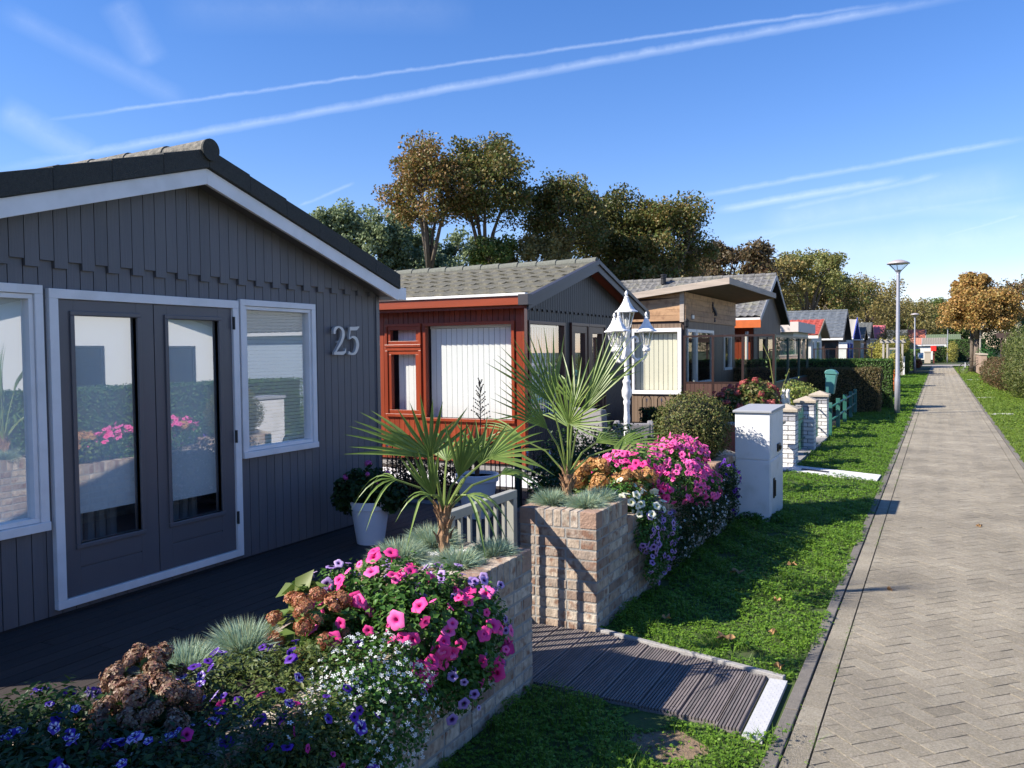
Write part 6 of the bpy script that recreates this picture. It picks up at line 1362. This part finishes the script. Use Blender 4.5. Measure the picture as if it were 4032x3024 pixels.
for i, (x, y, h, r, rz, lb) in enumerate([(-25.6, 31.0, 8.3, .75, 1.9, 'leftmost slim silvery poplar rising behind the grey roof'), (-24.6, 31.6, 8.8, .85, 2.1, 'pointed silvery poplar, tallest of the left cluster'), (-23.5, 32.2, 8.5, 1.1, 2.2, 'broad silvery poplar in the middle of the cluster'), (-22.8, 33.2, 8.4, .9, 2.0, 'silvery poplar right of the broad one'), (-22.6, 35.0, 8.0, 1.3, 1.9, 'rounded silvery poplar partly behind the orange brown sycamore'), (-20.5, 36.0, 7.4, 1.7, 1.9, 'dark green poplar seen through the sycamore trunk')]):
    tree('poplar_tree', lb, x, y, h, (r, r), h - rz, rz, T_POP, 60, 7500, .15, .12, seed=40 + i, rc=.5, rcl=.42, group='silvery poplars on the left')
for i, (x, y) in enumerate([(-24.5, 33.5), (-21.5, 34.0), (-19, 36)]): tree('poplar_tree', ['low poplar undergrowth behind the left cluster', 'low poplar undergrowth in the middle behind the mossy roof', 'low poplar undergrowth near the sycamore trunk'][i], x, y, 6, (1.9, 1.5), 4.9, 1.5, T_POP, 60, 6500, .16, .12, seed=50 + i, rcl=.6, group='silvery poplars on the left')
tree('autumn_tree', 'orange autumn tree with broad crown beside the bicycle at the end of the path', 2.6, 63.2, 7, (1.98, 1.9), 3.85, 1.55, T_ORG, 150, 30000, .15, .2, seed=60, group='trees right of the path', rcl=.60, zf=2.2)
tree('autumn_tree', 'pointed upper part of the orange tree crown rising behind it', 2.35, 64.2, 7.2, (1.2, 1.15), 5.2, 1.55, T_ORG, 80, 14000, .15, .12, seed=61, group='trees right of the path', rcl=.42)
tree('dark_autumn_tree', 'dark green and red tree cut by the right edge of the photo', 6.3, 74, 7, (2.4, 2.2), 4.6, 2.3, leafm('dark_red_green_leaf', [(0.088, 0.123, 0.035), (0.210, 0.105, 0.052), (0.140, 0.140, 0.052)]), 70, 9000, .18, .18, seed=62, group='trees right of the path')
tree('garden_tree', 'tree across the path that shades the neighbouring garden, outside the photo', 12.5, 20, 8, (2.2, 2.2), 5, 2, T_GRN, 40, 4000, .22, .18, seed=63, group='trees right of the path')
# small white panel between orange tree trunks
t = thing('stake', 'pale wooden stake beside the orange tree trunk', 'stake', (2.75, 62.6, 0)); b = MB(); b.tube([(2.78, 62.8, 0), (2.78, 62.8, 3.4)], .05, 8); obj('stake_pole', b, mat('grey_pergola_wood', 0), t)

# ================================================================ WORLD, SUN, CAMERA
SUN_EL = 37.8; sh_dir = Vector((.765, .644, 0)).normalized()
w = bpy.data.worlds.new('World'); sc.world = w; w.use_nodes = True; nt = w.node_tree; L = nt.links; bg = nt.nodes['Background']
sky = nn(nt, 'ShaderNodeTexSky', sky_type='NISHITA'); sky.sun_disc = False; sky.sun_elevation = R(SUN_EL); sky.sun_rotation = math.atan2(-sh_dir.x, -sh_dir.y); sky.air_density = 1.1; sky.dust_density = .05; sky.ozone_density = 4; sky.altitude = 0
geo = nn(nt, 'ShaderNodeTexCoord'); dirv = geo.outputs['Generated']
nz = nn(nt, 'ShaderNodeTexNoise'); nz.inputs['Scale'].default_value = 26; nz.inputs['Detail'].default_value = 7; nz.inputs['Roughness'].default_value = .7; L.new(dirv, nz.inputs['Vector'])
def mth(op, a, b=None, c=None, clamp=False):
    n = nn(nt, 'ShaderNodeMath', operation=op); n.use_clamp = clamp
    for i, v in enumerate((a, b, c)):
        if v is None: continue
        if isinstance(v, (int, float)): n.inputs[i].default_value = v
        else: L.new(v, n.inputs[i])
    return n.outputs[0]
def dotv(v):
    n = nn(nt, 'ShaderNodeVectorMath', operation='DOT_PRODUCT'); L.new(dirv, n.inputs[0]); n.inputs[1].default_value = tuple(v); return n.outputs['Value']
trails = [((-.811, .5361, .2344), (-.0298, .9376, .3464), .0030, .40),
 ((-.8331, .5203, .1878), (.0274, .9391, .3425), .0068, .46),
 ((-.6459, .7446, .1684), (-.5943, .7801, .1956), .0028, .30), ((-.2452, .9535, .1753), (.079, .9754, .2057), .0045, .42), ((-.2208, .9623, .1587), (-.03, .9838, .1790), .0065, .55),
 ((-.1566, .9754, .1551), (.0092, .9838, .179), .006, .35), ((-.2021, .9727, .1139), (-.08, .9845, .155), .0035, .28), ((-.8216, .5151, .2443), (-.7834, .5868, .2047), .022, .30), ((-.7327, .5801, .3559), (-.7264, .6174, .3021), .024, .20),
 ((.0012, .9933, .1152), (.0809, .9877, .1335), .0032, .42), ((-.2169, .9682, .1249), (.0804, .985, .1525), .008, .28), ((-.0899, .9906, .1034), (.0815, .9912, .1046), .006, .30), ((-.7977, .5034, .332), (-.7133, .6468, .2698), .016, .16), ((-.17, .97, .14), (.08, .985, .165), .03, .26), ((-.2, .975, .10), (.12, .99, .115), .035, .34), ((-.10, .985, .06), (.16, .98, .075), .045, .30), ((-.05, .98, .15), (.12, .975, .13), .016, .25), ((-.75, .66, .38), (-.45, .80, .37), .03, .10)]
acc = None
wob = mth('MULTIPLY', mth('SUBTRACT', nz.outputs['Fac'], .5), .006)
for a, c, wd, st in trails:
    st *= .72; wd *= .9
    a = Vector(a).normalized(); c = Vector(c).normalized(); n_ = a.cross(c).normalized(); mid = (a + c).normalized(); half = math.acos(max(-1, min(1, a.dot(c)))) / 2
    tng = n_.cross(mid).normalized()
    d = mth('ABSOLUTE', mth('ADD', dotv(n_), wob)); prof = mth('SUBTRACT', 1, mth('DIVIDE', d, wd), clamp=True); prof = mth('SMOOTH_MIN', prof, 1, .2) if False else prof
    al = mth('ABSOLUTE', dotv(tng)); e = mth('DIVIDE', mth('SUBTRACT', math.sin(half) * 1.04, al), max(.006, .25 * math.sin(half)), clamp=True); fr = mth('GREATER_THAN', dotv(mid), .3)
    tex = mth('ADD', mth('MULTIPLY', nz.outputs['Fac'], 1.3), .1)
    v = mth('MULTIPLY', mth('MULTIPLY', mth('MULTIPLY', prof, e), mth('MULTIPLY', tex, st)), fr); acc = v if acc is None else mth('MAXIMUM', acc, v)
mx = nn(nt, 'ShaderNodeMix', data_type='RGBA'); L.new(acc, mx.inputs[0]); 
hs = nn(nt, 'ShaderNodeHueSaturation'); hs.inputs['Saturation'].default_value = 1.24; L.new(sky.outputs[0], hs.inputs['Color'])
tn = nn(nt, 'ShaderNodeVectorMath', operation='MULTIPLY'); L.new(hs.outputs[0], tn.inputs[0]); tn.inputs[1].default_value = (1.13, .975, 1.18)
L.new(tn.outputs[0], mx.inputs[6]); mx.inputs[7].default_value = (6.6, 7.4, 8.6, 1)
L.new(mx.outputs[2], bg.inputs[0]); bg.inputs[1].default_value = .088
sl_ = bpy.data.lights.new('sun', 'SUN'); sl_.energy = 5.0; sl_.angle = R(.55); sl_.color = (1, .92, .81); so_ = bpy.data.objects.new('sun', sl_); COL.objects.link(so_)
dv = Vector((sh_dir.x * math.cos(R(SUN_EL)), sh_dir.y * math.cos(R(SUN_EL)), -math.sin(R(SUN_EL)))); so_.rotation_euler = dv.to_track_quat('-Z', 'Y').to_euler(); so_.location = (-10, -10, 12)
cam = bpy.data.cameras.new('camera'); co = bpy.data.objects.new('camera', cam); COL.objects.link(co); sc.camera = co
cam.sensor_width = 36; cam.lens = 36 * 1800 / 2212; cam.clip_end = 2000; cam.clip_start = .05
YAW, PIT, ROL = R(26.8), R(2.21), R(.6)
f = Vector((-math.sin(YAW) * math.cos(PIT), math.cos(YAW) * math.cos(PIT), -math.sin(PIT))); r0 = Vector((math.cos(YAW), math.sin(YAW), 0)); u0 = r0.cross(f); r_ = r0 * math.cos(ROL) - u0 * math.sin(ROL); u_ = u0 * math.cos(ROL) + r0 * math.sin(ROL)
co.matrix_world = Matrix.Translation((0, 0, 1.7)) @ Matrix((r_, u_, -f)).transposed().to_4x4()
sc.view_settings.view_transform = 'Standard'; sc.view_settings.look = 'None'; sc.view_settings.gamma = 1; sc.view_settings.exposure = .92
sc.render.engine = 'CYCLES'; sc.cycles.max_bounces = 6; sc.cycles.transparent_max_bounces = 10
